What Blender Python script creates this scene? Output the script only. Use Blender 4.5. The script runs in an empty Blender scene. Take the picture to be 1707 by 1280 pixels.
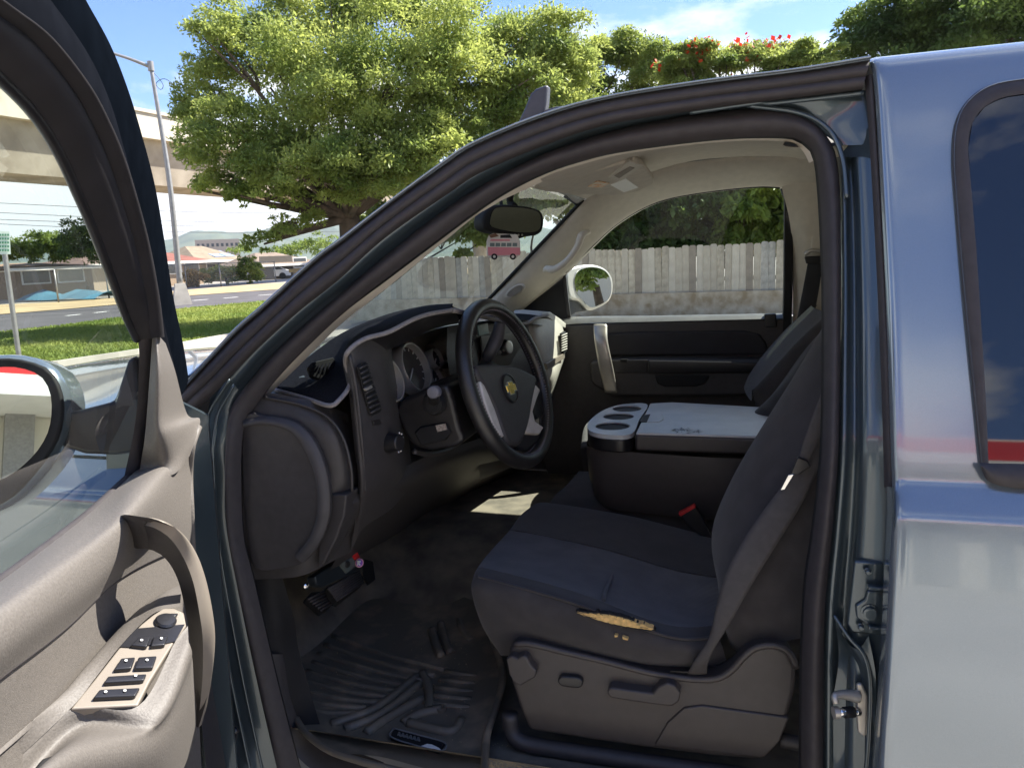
import bpy, bmesh, math, random
import numpy as np
from mathutils import Vector, Matrix
random.seed(7); RNG = np.random.default_rng(7)
R_ = math.radians
scene = bpy.context.scene
COL = scene.collection

# ------------------------------------------------------------------ camera
IW, IH, FPX = 1707.0, 1280.0, 1233.0
CAM = Vector((0.0, -1.09, 1.55))
CROT = Matrix.Rotation(R_(16.5), 3, 'Z') @ Matrix.Rotation(R_(80.0), 3, 'X') @ Matrix.Rotation(R_(-2.5), 3, 'Z')
cd = bpy.data.cameras.new('camera'); cam = bpy.data.objects.new('camera', cd); COL.objects.link(cam)
cam.matrix_world = Matrix.Translation(CAM) @ CROT.to_4x4()
cd.sensor_width = 36.0; cd.lens = FPX * 36.0 / IW; cd.clip_start = 0.02; cd.clip_end = 9000
scene.camera = cam

# ------------------------------------------------------------------ sky and sun
SUN_AZ, SUN_EL = 53.0, 48.5            # azimuth from +Y towards +X
world = bpy.data.worlds.new('World'); scene.world = world; world.use_nodes = True
wn = world.node_tree; wn.nodes.clear()
def wnode(t, **k):
    n = wn.nodes.new(t)
    for a, b in k.items(): setattr(n, a, b)
    return n
w_out = wnode('ShaderNodeOutputWorld'); w_bg = wnode('ShaderNodeBackground')
w_sky = wnode('ShaderNodeTexSky', sky_type='NISHITA', sun_disc=False, sun_elevation=R_(SUN_EL), sun_rotation=R_(SUN_AZ), air_density=1.0, dust_density=0.1, ozone_density=4.0)
w_tc = wnode('ShaderNodeTexCoord'); w_map = wnode('ShaderNodeMapping'); w_map.inputs['Scale'].default_value = (1.0, 1.0, 2.6)
w_map.inputs['Location'].default_value = (0.15, 1.3, 0.4)
w_noise = wnode('ShaderNodeTexNoise'); w_noise.inputs['Scale'].default_value = 2.3; w_noise.inputs['Detail'].default_value = 9; w_noise.inputs['Roughness'].default_value = 0.58
w_sep = wnode('ShaderNodeSeparateXYZ')
w_low = wnode('ShaderNodeMapRange'); w_low.inputs[1].default_value = 0.0; w_low.inputs[2].default_value = 0.42; w_low.inputs[3].default_value = 0.22; w_low.inputs[4].default_value = -0.035
w_add = wnode('ShaderNodeMath', operation='ADD')
w_ramp = wnode('ShaderNodeMapRange'); w_ramp.inputs[1].default_value = 0.515; w_ramp.inputs[2].default_value = 0.63; w_ramp.clamp = True
w_mix = wnode('ShaderNodeMix', data_type='RGBA'); w_mix.inputs[7].default_value = (3.7, 3.7, 3.75, 1)
L = wn.links.new
L(w_tc.outputs['Generated'], w_map.inputs['Vector']); L(w_map.outputs[0], w_noise.inputs['Vector'])
L(w_tc.outputs['Generated'], w_sep.inputs[0]); L(w_sep.outputs['Z'], w_low.inputs[0])
L(w_noise.outputs['Fac'], w_add.inputs[0]); L(w_low.outputs[0], w_add.inputs[1]); L(w_add.outputs[0], w_ramp.inputs[0])
L(w_ramp.outputs[0], w_mix.inputs[0]); w_hs = wnode('ShaderNodeHueSaturation'); w_hs.inputs['Saturation'].default_value = 1.16; w_hs.inputs['Value'].default_value = 0.61; w_hs.inputs['Hue'].default_value = 0.512; L(w_sky.outputs[0], w_hs.inputs['Color']); L(w_hs.outputs[0], w_mix.inputs[6]); L(w_mix.outputs[2], w_bg.inputs['Color'])
w_bg.inputs['Strength'].default_value = 0.11
L(w_bg.outputs[0], w_out.inputs['Surface'])
sl = bpy.data.lights.new('sun', 'SUN'); sl.energy = 4.1; sl.angle = R_(0.53); sl.color = (1.0, 0.95, 0.86)
so = bpy.data.objects.new('sun', sl); COL.objects.link(so)
sdir = Vector((math.sin(R_(SUN_AZ)) * math.cos(R_(SUN_EL)), math.cos(R_(SUN_AZ)) * math.cos(R_(SUN_EL)), math.sin(R_(SUN_EL))))
so.rotation_euler = sdir.to_track_quat('Z', 'Y').to_euler(); so.location = (6, 6, 12)
vs = scene.view_settings; vs.view_transform = 'Standard'; vs.look = 'None'; vs.exposure = 1.88; vs.gamma = 1.0; vs.use_curve_mapping = False
scene.cycles.max_bounces = 8; scene.cycles.diffuse_bounces = 4; scene.cycles.glossy_bounces = 4; scene.cycles.transparent_max_bounces = 16
scene.cycles.use_denoising = True; scene.cycles.caustics_reflective = False; scene.cycles.caustics_refractive = False
scene.cycles.sample_clamp_indirect = 6.0

# ------------------------------------------------------------------ from a picture point to a point of the place
def ray(x, y): return CROT @ Vector(((x - IW / 2) / FPX, -(y - IH / 2) / FPX, -1.0))
def UP(x, y, p, n):
    v = ray(x, y); n = Vector(n); return CAM + v * (n.dot(Vector(p) - CAM) / n.dot(v))
def UY(x, y, Y): return UP(x, y, (0, Y, 0), (0, 1, 0))
def UX(x, y, X): return UP(x, y, (X, 0, 0), (1, 0, 0))
def UZ(x, y, z): return UP(x, y, (0, 0, z), (0, 0, 1))
TUM, BELT = 0.30, 1.22
def US(x, y, d):                       # the truck's near side: upright below the belt, leaning in above it
    q = UY(x, y, d)
    return q if q.z <= BELT else UP(x, y, (0, d, BELT), (0, 1, -TUM))
PHI = R_(65.0); HINGE = Vector((-0.976, -0.043, 0)); DD = Vector((math.cos(PHI), -math.sin(PHI), 0)); DN = Vector((math.sin(PHI), math.cos(PHI), 0))
def UD(x, y, n):                       # the swung-open driver door, n inwards from its outer skin
    q = UP(x, y, HINGE + DN * n, DN)
    return q if q.z <= BELT else UP(x, y, HINGE + DN * n + Vector((0, 0, BELT)), DN - Vector((0, 0, TUM)))
def DP(s, n, z): return HINGE + DD * s + DN * (n + max(0, z - BELT) * TUM) + Vector((0, 0, z))
def LS(f, pts, d=None):
    if d is None: return [f(*p) for p in pts]
    return [f(p[0], p[1], d) for p in pts]

# ------------------------------------------------------------------ materials
MATS = {}
def mat(name, col, rough=0.5, metal=0.0, var=0.12, nscale=30.0, bump=0.0, bscale=400.0, coat=0.0, spec=0.5, wave=None, transl=None, sheen=0.0, detail=4.0, col2=None, lo=0.35, hi=0.65):
    if name in MATS: return MATS[name]
    m = bpy.data.materials.new(name); m.use_nodes = True; nt = m.node_tree; b = nt.nodes['Principled BSDF']
    N = nt.nodes.new; l = nt.links.new
    b.inputs['Roughness'].default_value = rough; b.inputs['Metallic'].default_value = metal
    b.inputs['Coat Weight'].default_value = coat; b.inputs['Coat Roughness'].default_value = 0.04; b.inputs['Specular IOR Level'].default_value = spec
    b.inputs['Sheen Weight'].default_value = sheen
    tc = N('ShaderNodeTexCoord')
    no = N('ShaderNodeTexNoise'); no.inputs['Scale'].default_value = nscale; no.inputs['Detail'].default_value = detail
    l(tc.outputs['Object'], no.inputs['Vector'])
    mr = N('ShaderNodeMapRange'); mr.inputs[1].default_value = lo; mr.inputs[2].default_value = hi; l(no.outputs['Fac'], mr.inputs[0])
    mx = N('ShaderNodeMix'); mx.data_type = 'RGBA'
    c2 = col2 if col2 else tuple(min(1, c * (1 + var)) for c in col)
    c1 = col if col2 else tuple(c * (1 - var) for c in col)
    mx.inputs[6].default_value = (*c1, 1); mx.inputs[7].default_value = (*c2, 1); l(mr.outputs[0], mx.inputs[0]); l(mx.outputs[2], b.inputs['Base Color'])
    if bump:
        bp = N('ShaderNodeBump'); bp.inputs['Strength'].default_value = bump; bp.inputs['Distance'].default_value = 0.002
        if wave:
            wv = N('ShaderNodeTexWave'); wv.inputs['Scale'].default_value = wave[0]; wv.bands_direction = wave[1]; wv.inputs['Distortion'].default_value = wave[2] if len(wave) > 2 else 0.6
            l(tc.outputs['Object'], wv.inputs['Vector']); l(wv.outputs['Fac'], bp.inputs['Height'])
        else:
            n2 = N('ShaderNodeTexNoise'); n2.inputs['Scale'].default_value = bscale; n2.inputs['Detail'].default_value = 3
            l(tc.outputs['Object'], n2.inputs['Vector']); l(n2.outputs['Fac'], bp.inputs['Height'])
        l(bp.outputs[0], b.inputs['Normal'])
    if transl:
        tr = N('ShaderNodeBsdfTranslucent'); ms = N('ShaderNodeMixShader'); ms.inputs[0].default_value = transl
        hs = N('ShaderNodeHueSaturation'); hs.inputs['Value'].default_value = 1.5; hs.inputs['Hue'].default_value = 0.485; l(mx.outputs[2], hs.inputs['Color']); l(hs.outputs[0], tr.inputs['Color'])
        out = nt.nodes['Material Output']; l(b.outputs[0], ms.inputs[1]); l(tr.outputs[0], ms.inputs[2]); l(ms.outputs[0], out.inputs['Surface'])
    MATS[name] = m; return m
def glass(name, tint, gloss=1.0, streaks=0.0, f0=0.03):
    if name in MATS: return MATS[name]
    m = bpy.data.materials.new(name); m.use_nodes = True; nt = m.node_tree; nt.nodes.remove(nt.nodes['Principled BSDF']); N = nt.nodes.new; l = nt.links.new
    t = N('ShaderNodeBsdfTransparent'); t.inputs[0].default_value = (*tint, 1)
    g = N('ShaderNodeBsdfGlossy'); g.inputs['Roughness'].default_value = 0.01; g.inputs[0].default_value = (gloss, gloss, gloss, 1)
    lw_ = N('ShaderNodeLayerWeight'); pw = N('ShaderNodeMath'); pw.operation = 'POWER'; pw.inputs[1].default_value = 4.0; l(lw_.outputs['Facing'], pw.inputs[0]); fr = N('ShaderNodeMapRange'); fr.inputs[3].default_value = f0; fr.inputs[4].default_value = 0.95; l(pw.outputs[0], fr.inputs[0]); lw_.inputs[0].default_value = 0.5; ms = N('ShaderNodeMixShader'); l(fr.outputs[0], ms.inputs[0]); l(t.outputs[0], ms.inputs[1]); l(g.outputs[0], ms.inputs[2])
    out = nt.nodes['Material Output']
    if streaks:  # pale upright streaks mixed over the pane
        d = N('ShaderNodeBsdfDiffuse'); d.inputs[0].default_value = (.8, .8, .76, 1); tc = N('ShaderNodeTexCoord'); mp = N('ShaderNodeMapping'); mp.inputs['Scale'].default_value = (3, 14, 2)
        no = N('ShaderNodeTexNoise'); no.inputs['Scale'].default_value = 4; l(tc.outputs['Object'], mp.inputs[0]); l(mp.outputs[0], no.inputs['Vector'])
        mr = N('ShaderNodeMapRange'); mr.inputs[1].default_value = .5; mr.inputs[2].default_value = .8; mr.inputs[3].default_value = streaks * .3; mr.inputs[4].default_value = streaks; l(no.outputs['Fac'], mr.inputs[0])
        m2 = N('ShaderNodeMixShader'); l(mr.outputs[0], m2.inputs[0]); l(ms.outputs[0], m2.inputs[1]); l(d.outputs[0], m2.inputs[2]); ms = m2
    l(ms.outputs[0], out.inputs['Surface']); MATS[name] = m; return m

# ------------------------------------------------------------------ mesh helpers
def cr(pts, n, closed=False):          # Catmull-Rom, even along its length
    P = np.array([tuple(p) for p in pts], float)
    if closed: P = np.vstack([P[-1], P, P[0], P[1]])
    else: P = np.vstack([2 * P[0] - P[1], P, 2 * P[-1] - P[-2]])
    out = []
    for i in range(1, len(P) - 2):
        p0, p1, p2, p3 = P[i - 1:i + 3]
        t = np.linspace(0, 1, 12, endpoint=False)[:, None]
        out.append(0.5 * (2 * p1 + (p2 - p0) * t + (2 * p0 - 5 * p1 + 4 * p2 - p3) * t ** 2 + (3 * p1 - p0 - 3 * p2 + p3) * t ** 3))
    out.append(P[-2][None])
    C = np.vstack(out); s = np.concatenate([[0], np.cumsum(np.linalg.norm(np.diff(C, axis=0), axis=1))])
    u = np.linspace(0, s[-1], n + 1)[:-1] if closed else np.linspace(0, s[-1], n)
    return np.stack([np.interp(u, s, C[:, k]) for k in range(3)], 1)
def cru(P, k):                         # Catmull-Rom keeping the control points, k steps between them
    P = np.array([tuple(p) for p in P], float)
    if len(P) < 2: return P
    Q = np.vstack([2 * P[0] - P[1], P, 2 * P[-1] - P[-2]]); out = []
    for i in range(1, len(Q) - 2):
        p0, p1, p2, p3 = Q[i - 1:i + 3]; t = np.linspace(0, 1, k, endpoint=False)[:, None]
        out.append(0.5 * (2 * p1 + (p2 - p0) * t + (2 * p0 - 5 * p1 + 4 * p2 - p3) * t ** 2 + (3 * p1 - p0 - 3 * p2 + p3) * t ** 3))
    out.append(P[-1][None]); return np.vstack(out)
def link(name, me, m=None, parent=None, smooth=True):
    o = bpy.data.objects.new(name, me); COL.objects.link(o)
    if m is not None and not me.materials: me.materials.append(m)
    if smooth and len(me.polygons): me.polygons.foreach_set('use_smooth', [True] * len(me.polygons))
    if parent is not None:
        o.parent = parent; o.matrix_parent_inverse = Matrix.Translation(-parent.location) if parent.type == 'EMPTY' else Matrix.Identity(4)
    return o
def mesh(name, v, f, m=None, parent=None, smooth=True):
    me = bpy.data.meshes.new(name); me.from_pydata([tuple(map(float, q)) for q in v], [], [tuple(int(i) for i in q) for q in f]); me.update()
    return link(name, me, m, parent, smooth)
def grid_faces(nr, nc, closed=False):
    return [(r * nc + c, r * nc + (c + 1) % nc, (r + 1) * nc + (c + 1) % nc, (r + 1) * nc + c) for r in range(nr - 1) for c in range(nc if closed else nc - 1)]
def solid(o, t, off=1.0):
    md = o.modifiers.new('thick', 'SOLIDIFY'); md.thickness = t; md.offset = off; return o
def bev(o, w, seg=2, ang=40):
    md = o.modifiers.new('bevel', 'BEVEL'); md.width = w; md.segments = seg; md.limit_method = 'ANGLE'; md.angle_limit = R_(ang); md.harden_normals = False; return o
def loft(name, lines, m, parent=None, n=80, thick=0.0):
    V = np.vstack([cr(l, n) for l in lines]); o = mesh(name, V, grid_faces(len(lines), n), m, parent)
    return solid(o, thick, 0) if thick else o
def band(name, A, B, m, parent=None, bulge=0.0, vec=(0, -1, 0), n=80, k=6, thick=0.0):
    A, B = cr(A, n), cr(B, n); vec = np.array(vec, float); rows = []
    for j in range(k + 1):
        t = j / k; rows.append(A * (1 - t) + B * t + vec * bulge * math.sin(math.pi * t) ** 0.75 if bulge else A * (1 - t) + B * t)
    o = mesh(name, np.vstack(rows), grid_faces(k + 1, n), m, parent)
    return solid(o, thick, 0) if thick else o
def patch(name, rows, m, parent=None, k=8, thick=0.0):
    R1 = [cru(r, k) for r in rows]; nc = len(R1[0]); S = np.stack(R1, 0)
    T = np.stack([cru(S[:, c], k) for c in range(nc)], 1); nr = T.shape[0]
    o = mesh(name, T.reshape(-1, 3), grid_faces(nr, nc), m, parent)
    return solid(o, thick, 0) if thick else o
def slab(name, poly, vec, m, parent=None, bevel=0.0, smooth_n=0, seg=2):
    P = cr(poly, smooth_n, True) if smooth_n else np.array([tuple(p) for p in poly], float)
    n = len(P); vec = np.array(tuple(vec), float); V = np.vstack([P, P + vec])
    F = [tuple(range(n)), tuple(range(2 * n - 1, n - 1, -1))] + [(i, i + n, (i + 1) % n + n, (i + 1) % n) for i in range(n)]
    o = mesh(name, V, F, m, parent, smooth=bool(bevel))
    bm = bmesh.new(); bm.from_mesh(o.data); bmesh.ops.recalc_face_normals(bm, faces=bm.faces); bm.to_mesh(o.data); bm.free()
    if bevel:
        bev(o, bevel, seg); o.data.polygons.foreach_set('use_smooth', [False] * len(o.data.polygons))
        wn_ = o.modifiers.new('wn', 'WEIGHTED_NORMAL'); o.data.polygons.foreach_set('use_smooth', [True] * len(o.data.polygons))
    return o
def sheet(name, poly, m, parent=None):
    return mesh(name, poly, [tuple(range(len(poly)))], m, parent, smooth=False)
def tube(name, pts, r, m, parent=None, n=40, sides=10, closed=False, caps=True, flat=None):
    C = cr(pts, n, closed); rr = np.full(n, r) if np.isscalar(r) else np.interp(np.linspace(0, 1, n), np.linspace(0, 1, len(r)), r)
    T = np.roll(C, -1, 0) - np.roll(C, 1, 0) if closed else np.gradient(C, axis=0)
    T /= np.linalg.norm(T, axis=1)[:, None] + 1e-12
    up = np.array([0, 0, 1.0]) if abs(T[0][2]) < 0.9 else np.array([1.0, 0, 0]); a = np.cross(T[0], up); a /= np.linalg.norm(a); V = []
    for i in range(n):
        a = a - T[i] * a.dot(T[i]); a /= np.linalg.norm(a); b = np.cross(T[i], a)
        for k in range(sides):
            w = 2 * math.pi * k / sides; V.append(C[i] + rr[i] * (math.cos(w) * a + math.sin(w) * b * (flat or 1)))
    F = grid_faces(n, sides, True)
    if closed: F += [((n - 1) * sides + k, (n - 1) * sides + (k + 1) % sides, (k + 1) % sides, k) for k in range(sides)]
    elif caps: F += [tuple(range(sides - 1, -1, -1)), tuple((n - 1) * sides + k for k in range(sides))]
    return mesh(name, V, F, m, parent)
def cyl(name, c, axis, prof, m, parent=None, sides=24, sx=1.0):
    """lathe: prof = [(radius, along), ...]"""
    ax = np.array(tuple(axis), float); ax /= np.linalg.norm(ax); up = np.array([0, 0, 1.0]) if abs(ax[2]) < .9 else np.array([1.0, 0, 0])
    a = np.cross(up, ax); a /= np.linalg.norm(a); b = np.cross(ax, a); c = np.array(tuple(c), float); V = []
    for r, h in prof:
        for k in range(sides):
            w = 2 * math.pi * k / sides; V.append(c + ax * h + r * (sx * math.cos(w) * a + math.sin(w) * b))
    n = len(prof); F = grid_faces(n, sides, True) + [tuple(range(sides - 1, -1, -1)), tuple((n - 1) * sides + k for k in range(sides))]
    o = mesh(name, V, F, m, parent)
    o.data.polygons.foreach_set('use_smooth', [len(p.vertices) == 4 for p in o.data.polygons])
    md = o.modifiers.new('es', 'EDGE_SPLIT'); md.split_angle = R_(40); return o
def box(name, c, size, m, parent=None, rot=None, bevel=0.0):
    h = np.array(size, float) / 2; V = np.array([(x, y, z) for x in (-1, 1) for y in (-1, 1) for z in (-1, 1)], float) * h
    if rot is not None: V = V @ np.array(rot.to_3x3() if hasattr(rot, 'to_3x3') else rot).T
    V = V + np.array(tuple(c), float); F = [(0, 1, 3, 2), (4, 6, 7, 5), (0, 4, 5, 1), (2, 3, 7, 6), (0, 2, 6, 4), (1, 5, 7, 3)]
    o = mesh(name, V, F, m, parent, smooth=False)
    return bev(o, bevel) if bevel else o
def thing(name, label, cat, loc=(0, 0, 0), group=None):
    o = bpy.data.objects.new(name, None); COL.objects.link(o); o.location = loc; o.empty_display_size = 0.2
    return tag(o, label, cat, group)
def tag(o, label, cat, group=None):
    o['label'] = label; o['category'] = cat
    if group: o['group'] = group
    return o
def kind(o, k): o['kind'] = k; return o
def lerp(a, b, t): return a * (1 - t) + b * t
# ================================================================== THE PLACE AROUND THE TRUCK
M_asph = mat('parking_concrete', (.33, .305, .265), .9, var=.12, nscale=1.2, bump=.4, bscale=60)
M_road = mat('road_asphalt', (.075, .07, .075), .9, var=.2, nscale=.8, bump=.3, bscale=60)
M_grass = mat('grass', (.13, .19, .035), .9, nscale=.35, col2=(.23, .27, .07), bump=.8, bscale=25)
M_dirt = mat('dry_verge', (.36, .27, .15), .95, var=.2, nscale=.6)
M_conc = mat('concrete', (.42, .39, .34), .85, var=.16, nscale=2.2, bump=.2, bscale=40)
M_concD = mat('shaded_concrete', (.27, .23, .18), .9, nscale=.6, col2=(.42, .37, .30), detail=9)  # shade under the deck darkened into the concrete colour
M_concL = mat('sunlit_concrete', (.40, .36, .29), .9, nscale=.7, col2=(.52, .47, .39), detail=9)  # same concrete, sun on deck and parapet lightened into its colour
M_galv = mat('galvanised_steel', (.30, .29, .28), .45, .6, var=.1, nscale=6)
M_white = mat('white_paint', (.78, .77, .74), .6, var=.05, nscale=3)
M_black = mat('black_plastic', (.012, .012, .013), .45, bump=.1, bscale=500)
def flat_poly(name, pts, m, z=None, parent=None):
    o = mesh(name, [(p.x, p.y, p.z if z is None else z) for p in pts], [tuple(range(len(pts)))], m, parent, smooth=False)
    return o
g = mesh('ground', [(-4000, -4000, 0), (4000, -4000, 0), (4000, 4000, 0), (-4000, 4000, 0)], [(0, 1, 2, 3)], M_asph, smooth=False); kind(g, 'structure')
def gline(pts, z=0.0): return [UZ(x, y, z) for x, y in pts]
# verge between the parking lot and the road; the road; the dry strip in front of the houses
near = gline([(-420, 675), (-150, 645), (0, 622), (100, 610), (200, 595), (310, 577), (420, 556), (520, 540), (640, 520), (760, 505), (900, 490)])
far_ = gline([(-420, 606), (-150, 575), (0, 557), (100, 546), (200, 532), (310, 516), (420, 506), (520, 496), (640, 484), (760, 472), (900, 460)])
road_far = gline([(-420, 572), (-150, 541), (0, 525), (100, 517), (200, 508), (310, 494), (420, 486), (520, 479), (640, 469), (760, 459), (900, 447)])
dirt_far = gline([(-420, 552), (-150, 523), (0, 509), (100, 504), (200, 497), (310, 484), (420, 475), (520, 469), (640, 459), (760, 449), (900, 438)])
def strip(name, a, b, m, z, thick=None):
    n = len(a); V = [(p.x, p.y, z) for p in a] + [(p.x, p.y, z) for p in b]
    return mesh(name, V, [(i, i + 1, n + i + 1, n + i) for i in range(n - 1)], m, smooth=False)
kind(strip('grass_verge', near, far_, M_grass, .02), 'structure'); kind(strip('road', far_, road_far, M_road, .008), 'structure'); kind(strip('dry_verge', road_far, dirt_far, M_dirt, .03), 'structure')
kb = mesh('kerb', *(lambda A: (np.vstack([A, A + [0, 0, .10], A + np.array([.07, -.09, .10]), A + np.array([.07, -.09, 0])]), grid_faces(4, len(A))))(np.array([(p.x, p.y, 0) for p in near])), M_conc, smooth=False); kind(kb, 'structure')
mid = [(lerp(a, b, .52)) for a, b in zip(far_, road_far)]
for k in range(3, 8):
    a, b = mid[k], mid[min(k + 1, 8)]; d = (b - a); w = Vector((-d.y, d.x, 0)).normalized() * .12
    for t in (.1, .55):
        p, q = a + d * t, a + d * (t + .22); o = flat_poly('lane_marking', [p - w, q - w, q + w, p + w], M_white, .014); kind(o, 'structure')
# grass blades on the verge (uncountable)
def tri_noise(n): return RNG.random(n)
GV = []; GF = []
A = np.array([tuple(p) for p in near]); B = np.array([tuple(p) for p in far_])
for i in range(60000):
    u = RNG.random() * 6.5 + .6; k = int(u); t = u - k; w = RNG.random(); p = lerp(lerp(A[k], A[k + 1], t), lerp(B[k], B[k + 1], t), w)
    h = .04 + .06 * RNG.random(); an = RNG.random() * 3.14; dx, dy = .035 * math.cos(an), .035 * math.sin(an); lx, ly = RNG.normal(0, .05, 2)
    GV += [(p[0] - dx, p[1] - dy, .02), (p[0] + dx, p[1] + dy, .02), (p[0] + lx, p[1] + ly, .02 + h)]; GF.append((3 * i, 3 * i + 1, 3 * i + 2))
go = mesh('grass_blades', GV, GF, mat('grass_blade', (.13, .20, .03), .8, nscale=.3, col2=(.28, .32, .08), transl=.3), smooth=False); kind(go, 'stuff'); go['label'] = 'mown green grass on the strip beside the road'; go['category'] = 'grass'

# hills far behind the houses
def hills(name, x0, x1, dist, prof, m):
    xs = np.linspace(x0, x1, 130); V = []; nr = 16; rg = np.random.default_rng(5); ph = rg.random((6, 2)) * 6.28
    for x in xs:
        y = np.interp(x, [p[0] for p in prof], [p[1] for p in prof]) + 1.6 * math.sin(x * .05) + 1.0 * math.sin(x * .13 + 1) + .6 * math.sin(x * .31)
        a = ray(x, 440); a.z = 0; a.normalize(); top = UP(x, y, CAM + a * dist, a).z
        for j in range(nr):
            f = j / (nr - 2); d = dist * (.55 + .45 * f); h = top * (math.sin(min(f, 1) * math.pi / 2) ** 1.6) * (1 if j < nr - 1 else .3)
            h += top * .018 * math.sin(math.pi * min(f, 1)) * sum(math.sin(x * (.03 + .035 * k) + j * (.5 + .3 * k) + ph[k][0]) for k in range(6)); V.append((CAM.x + a.x * d, CAM.y + a.y * d, h - 1.0))
    return kind(mesh(name, V, grid_faces(130, nr), m), 'structure')
hills('hills', -320, 1000, 3600, [(-320, 425), (0, 418), (270, 402), (330, 388), (420, 386), (520, 374), (600, 368), (760, 372), (1000, 384)], mat('hill_forest', (.045, .075, .05), .95, nscale=.006, col2=(.10, .12, .07), detail=8))
hzm = bpy.data.materials.new('haze_air'); hzm.use_nodes = True; hzm.node_tree.nodes.remove(hzm.node_tree.nodes['Principled BSDF']); pv_ = hzm.node_tree.nodes.new('ShaderNodeVolumePrincipled'); pv_.inputs['Color'].default_value = (.80, .88, .97, 1); pv_.inputs['Density'].default_value = .00011; pv_.inputs['Anisotropy'].default_value = .3
hzm.node_tree.links.new(pv_.outputs[0], hzm.node_tree.nodes['Material Output'].inputs['Volume'])
hz_ = box('haze', (0, 0, 150), (9400, 9400, 304), hzm); kind(hz_, 'stuff'); hz_['label'] = 'thin pale blue haze in the air over the whole place'; hz_['category'] = 'haze'

# ---------------------------------------------------------------- foliage
def leaf_cloud(centres, radii, count, size, droop=.25, shell=.55, aspect=2.4, seed=1, flat=.75):
    rg = np.random.default_rng(seed); C = np.array(centres); Rr = np.array(radii); wt = Rr ** 2; wt = wt / wt.sum(); idx = rg.choice(len(C), count, p=wt)
    v = rg.normal(size=(count, 3)); v /= np.linalg.norm(v, axis=1)[:, None]; v[:, 2] = np.where(v[:, 2] < -.35, -v[:, 2] * .6, v[:, 2])
    rad = Rr[idx] * (shell + (1 - shell) * rg.random(count) ** .6) * (1 + .12 * rg.normal(size=count)); P = C[idx] + v * rad[:, None] * np.array([1, 1, flat])
    t = v + .7 * rg.normal(size=(count, 3)); t[:, 2] -= droop * 2; t /= np.linalg.norm(t, axis=1)[:, None]
    s = np.cross(t, rg.normal(size=(count, 3)) * .7 + np.array([0, 0, 1.0])); s /= np.linalg.norm(s, axis=1)[:, None] + 1e-9
    ln = size * (.6 + .8 * rg.random(count)); L_ = t * ln[:, None]; S_ = s * (ln / aspect / 2)[:, None]
    V = np.stack([P - L_ * .5, P + S_, P + L_ * .5, P - S_], 1).reshape(-1, 3); F = np.arange(count * 4).reshape(-1, 4); return V, F
def fast_mesh(name, V, F, m, parent=None):
    me = bpy.data.meshes.new(name); n = len(F); me.vertices.add(len(V)); me.vertices.foreach_set('co', V.astype(np.float32).ravel()); me.loops.add(n * 4); me.polygons.add(n)
    me.loops.foreach_set('vertex_index', F.astype(np.int32).ravel()); me.polygons.foreach_set('loop_start', np.arange(0, n * 4, 4, dtype=np.int32)); me.polygons.foreach_set('loop_total', np.full(n, 4, np.int32)); me.update()
    return link(name, me, m, parent, smooth=False)
M_leafA = mat('leaf_feathery', (.115, .175, .04), .5, nscale=.9, col2=(.33, .39, .105), transl=.5, spec=.3, detail=6)
M_leafB = mat('leaf_dark', (.045, .085, .022), .5, nscale=.8, col2=(.12, .18, .04), transl=.45, spec=.3)
M_leafC = mat('leaf_mid', (.10, .16, .03), .5, nscale=.8, col2=(.22, .29, .06), transl=.42, spec=.3)
M_flower = mat('red_blossom', (.62, .075, .012), .6, var=.2, transl=.3)
M_bark = mat('bark', (.10, .075, .055), .95, var=.35, nscale=4, bump=.8, bscale=18)
def tree(name, label, base, trunk_h, r0, lobes, count, size, leafm, flowers=None, seed=1, cat='tree', limbs=True, shell=.55, flat=.75, droop=.25, group=None):
    t = thing(name, label, cat, base, group); b = Vector(base); rg = random.Random(seed)
    cen = [b + Vector(l[:3]) for l in lobes]; rad = [l[3] for l in lobes]; top = b + Vector((rg.uniform(-.2, .2), rg.uniform(-.2, .2), trunk_h))
    tr = tube('trunk', [b - Vector((0, 0, .1)), lerp(b, top, .4) + Vector((rg.uniform(-.12, .12), .05, 0)), top], [r0 * 1.3, r0, r0 * .8], M_bark, t, n=12, sides=10)
    if limbs:
        for c, q in list(zip(cen, rad))[::2 if len(cen) > 12 else 1]:
            m_ = lerp(top, c, .5) + Vector((rg.uniform(-.3, .3), rg.uniform(-.3, .3), -.25))
            tube('limb', [top - Vector((0, 0, .3)), m_, c + Vector((0, 0, -.1))], [r0 * .42, r0 * .24, r0 * .08], M_bark, tr, n=10, sides=6)
            for _ in range(3):
                e = c + Vector((rg.uniform(-1, 1), rg.uniform(-1, 1), rg.uniform(-.3, .6))) * q * .55
                tube('branch', [lerp(m_, c, .5), lerp(m_, e, .6) + Vector((0, 0, .15)), e], [r0 * .17, r0 * .1, r0 * .03], M_bark, tr, n=7, sides=5)
    sub = []; sr = []
    for c, q in zip(cen, rad):
        sub.append(tuple(c)); sr.append(q * .8)
        for _ in range(9):
            v = Vector((rg.gauss(0, 1), rg.gauss(0, 1), rg.gauss(.2, .8))).normalized() * q * rg.uniform(.55, 1.0); v.z *= flat; sub.append(tuple(c + v)); sr.append(q * rg.uniform(.22, .45))
    V, F = leaf_cloud(sub, sr, count, size, seed=seed, shell=shell, flat=flat, droop=droop); fast_mesh('crown', V, F, leafm, t)
    if flowers:
        top_i = [i for i in range(len(sub)) if min((Vector(sub[i]) - cen[j]).length for j in (1, 2)) < 1.1 and sub[i][2] > cen[2].z - .1] or [0]; V, F = leaf_cloud([sub[i] for i in top_i], [sr[i] * 1.08 for i in top_i], flowers[0], size * 1.25, seed=seed + 5, shell=.9, aspect=1.3); fast_mesh('blossom', V, F, M_flower, t)
    return t
def at(x, dist): a = ray(x, 430); a.z = 0; a.normalize(); return Vector((CAM.x, CAM.y, 0)) + a * dist
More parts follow.
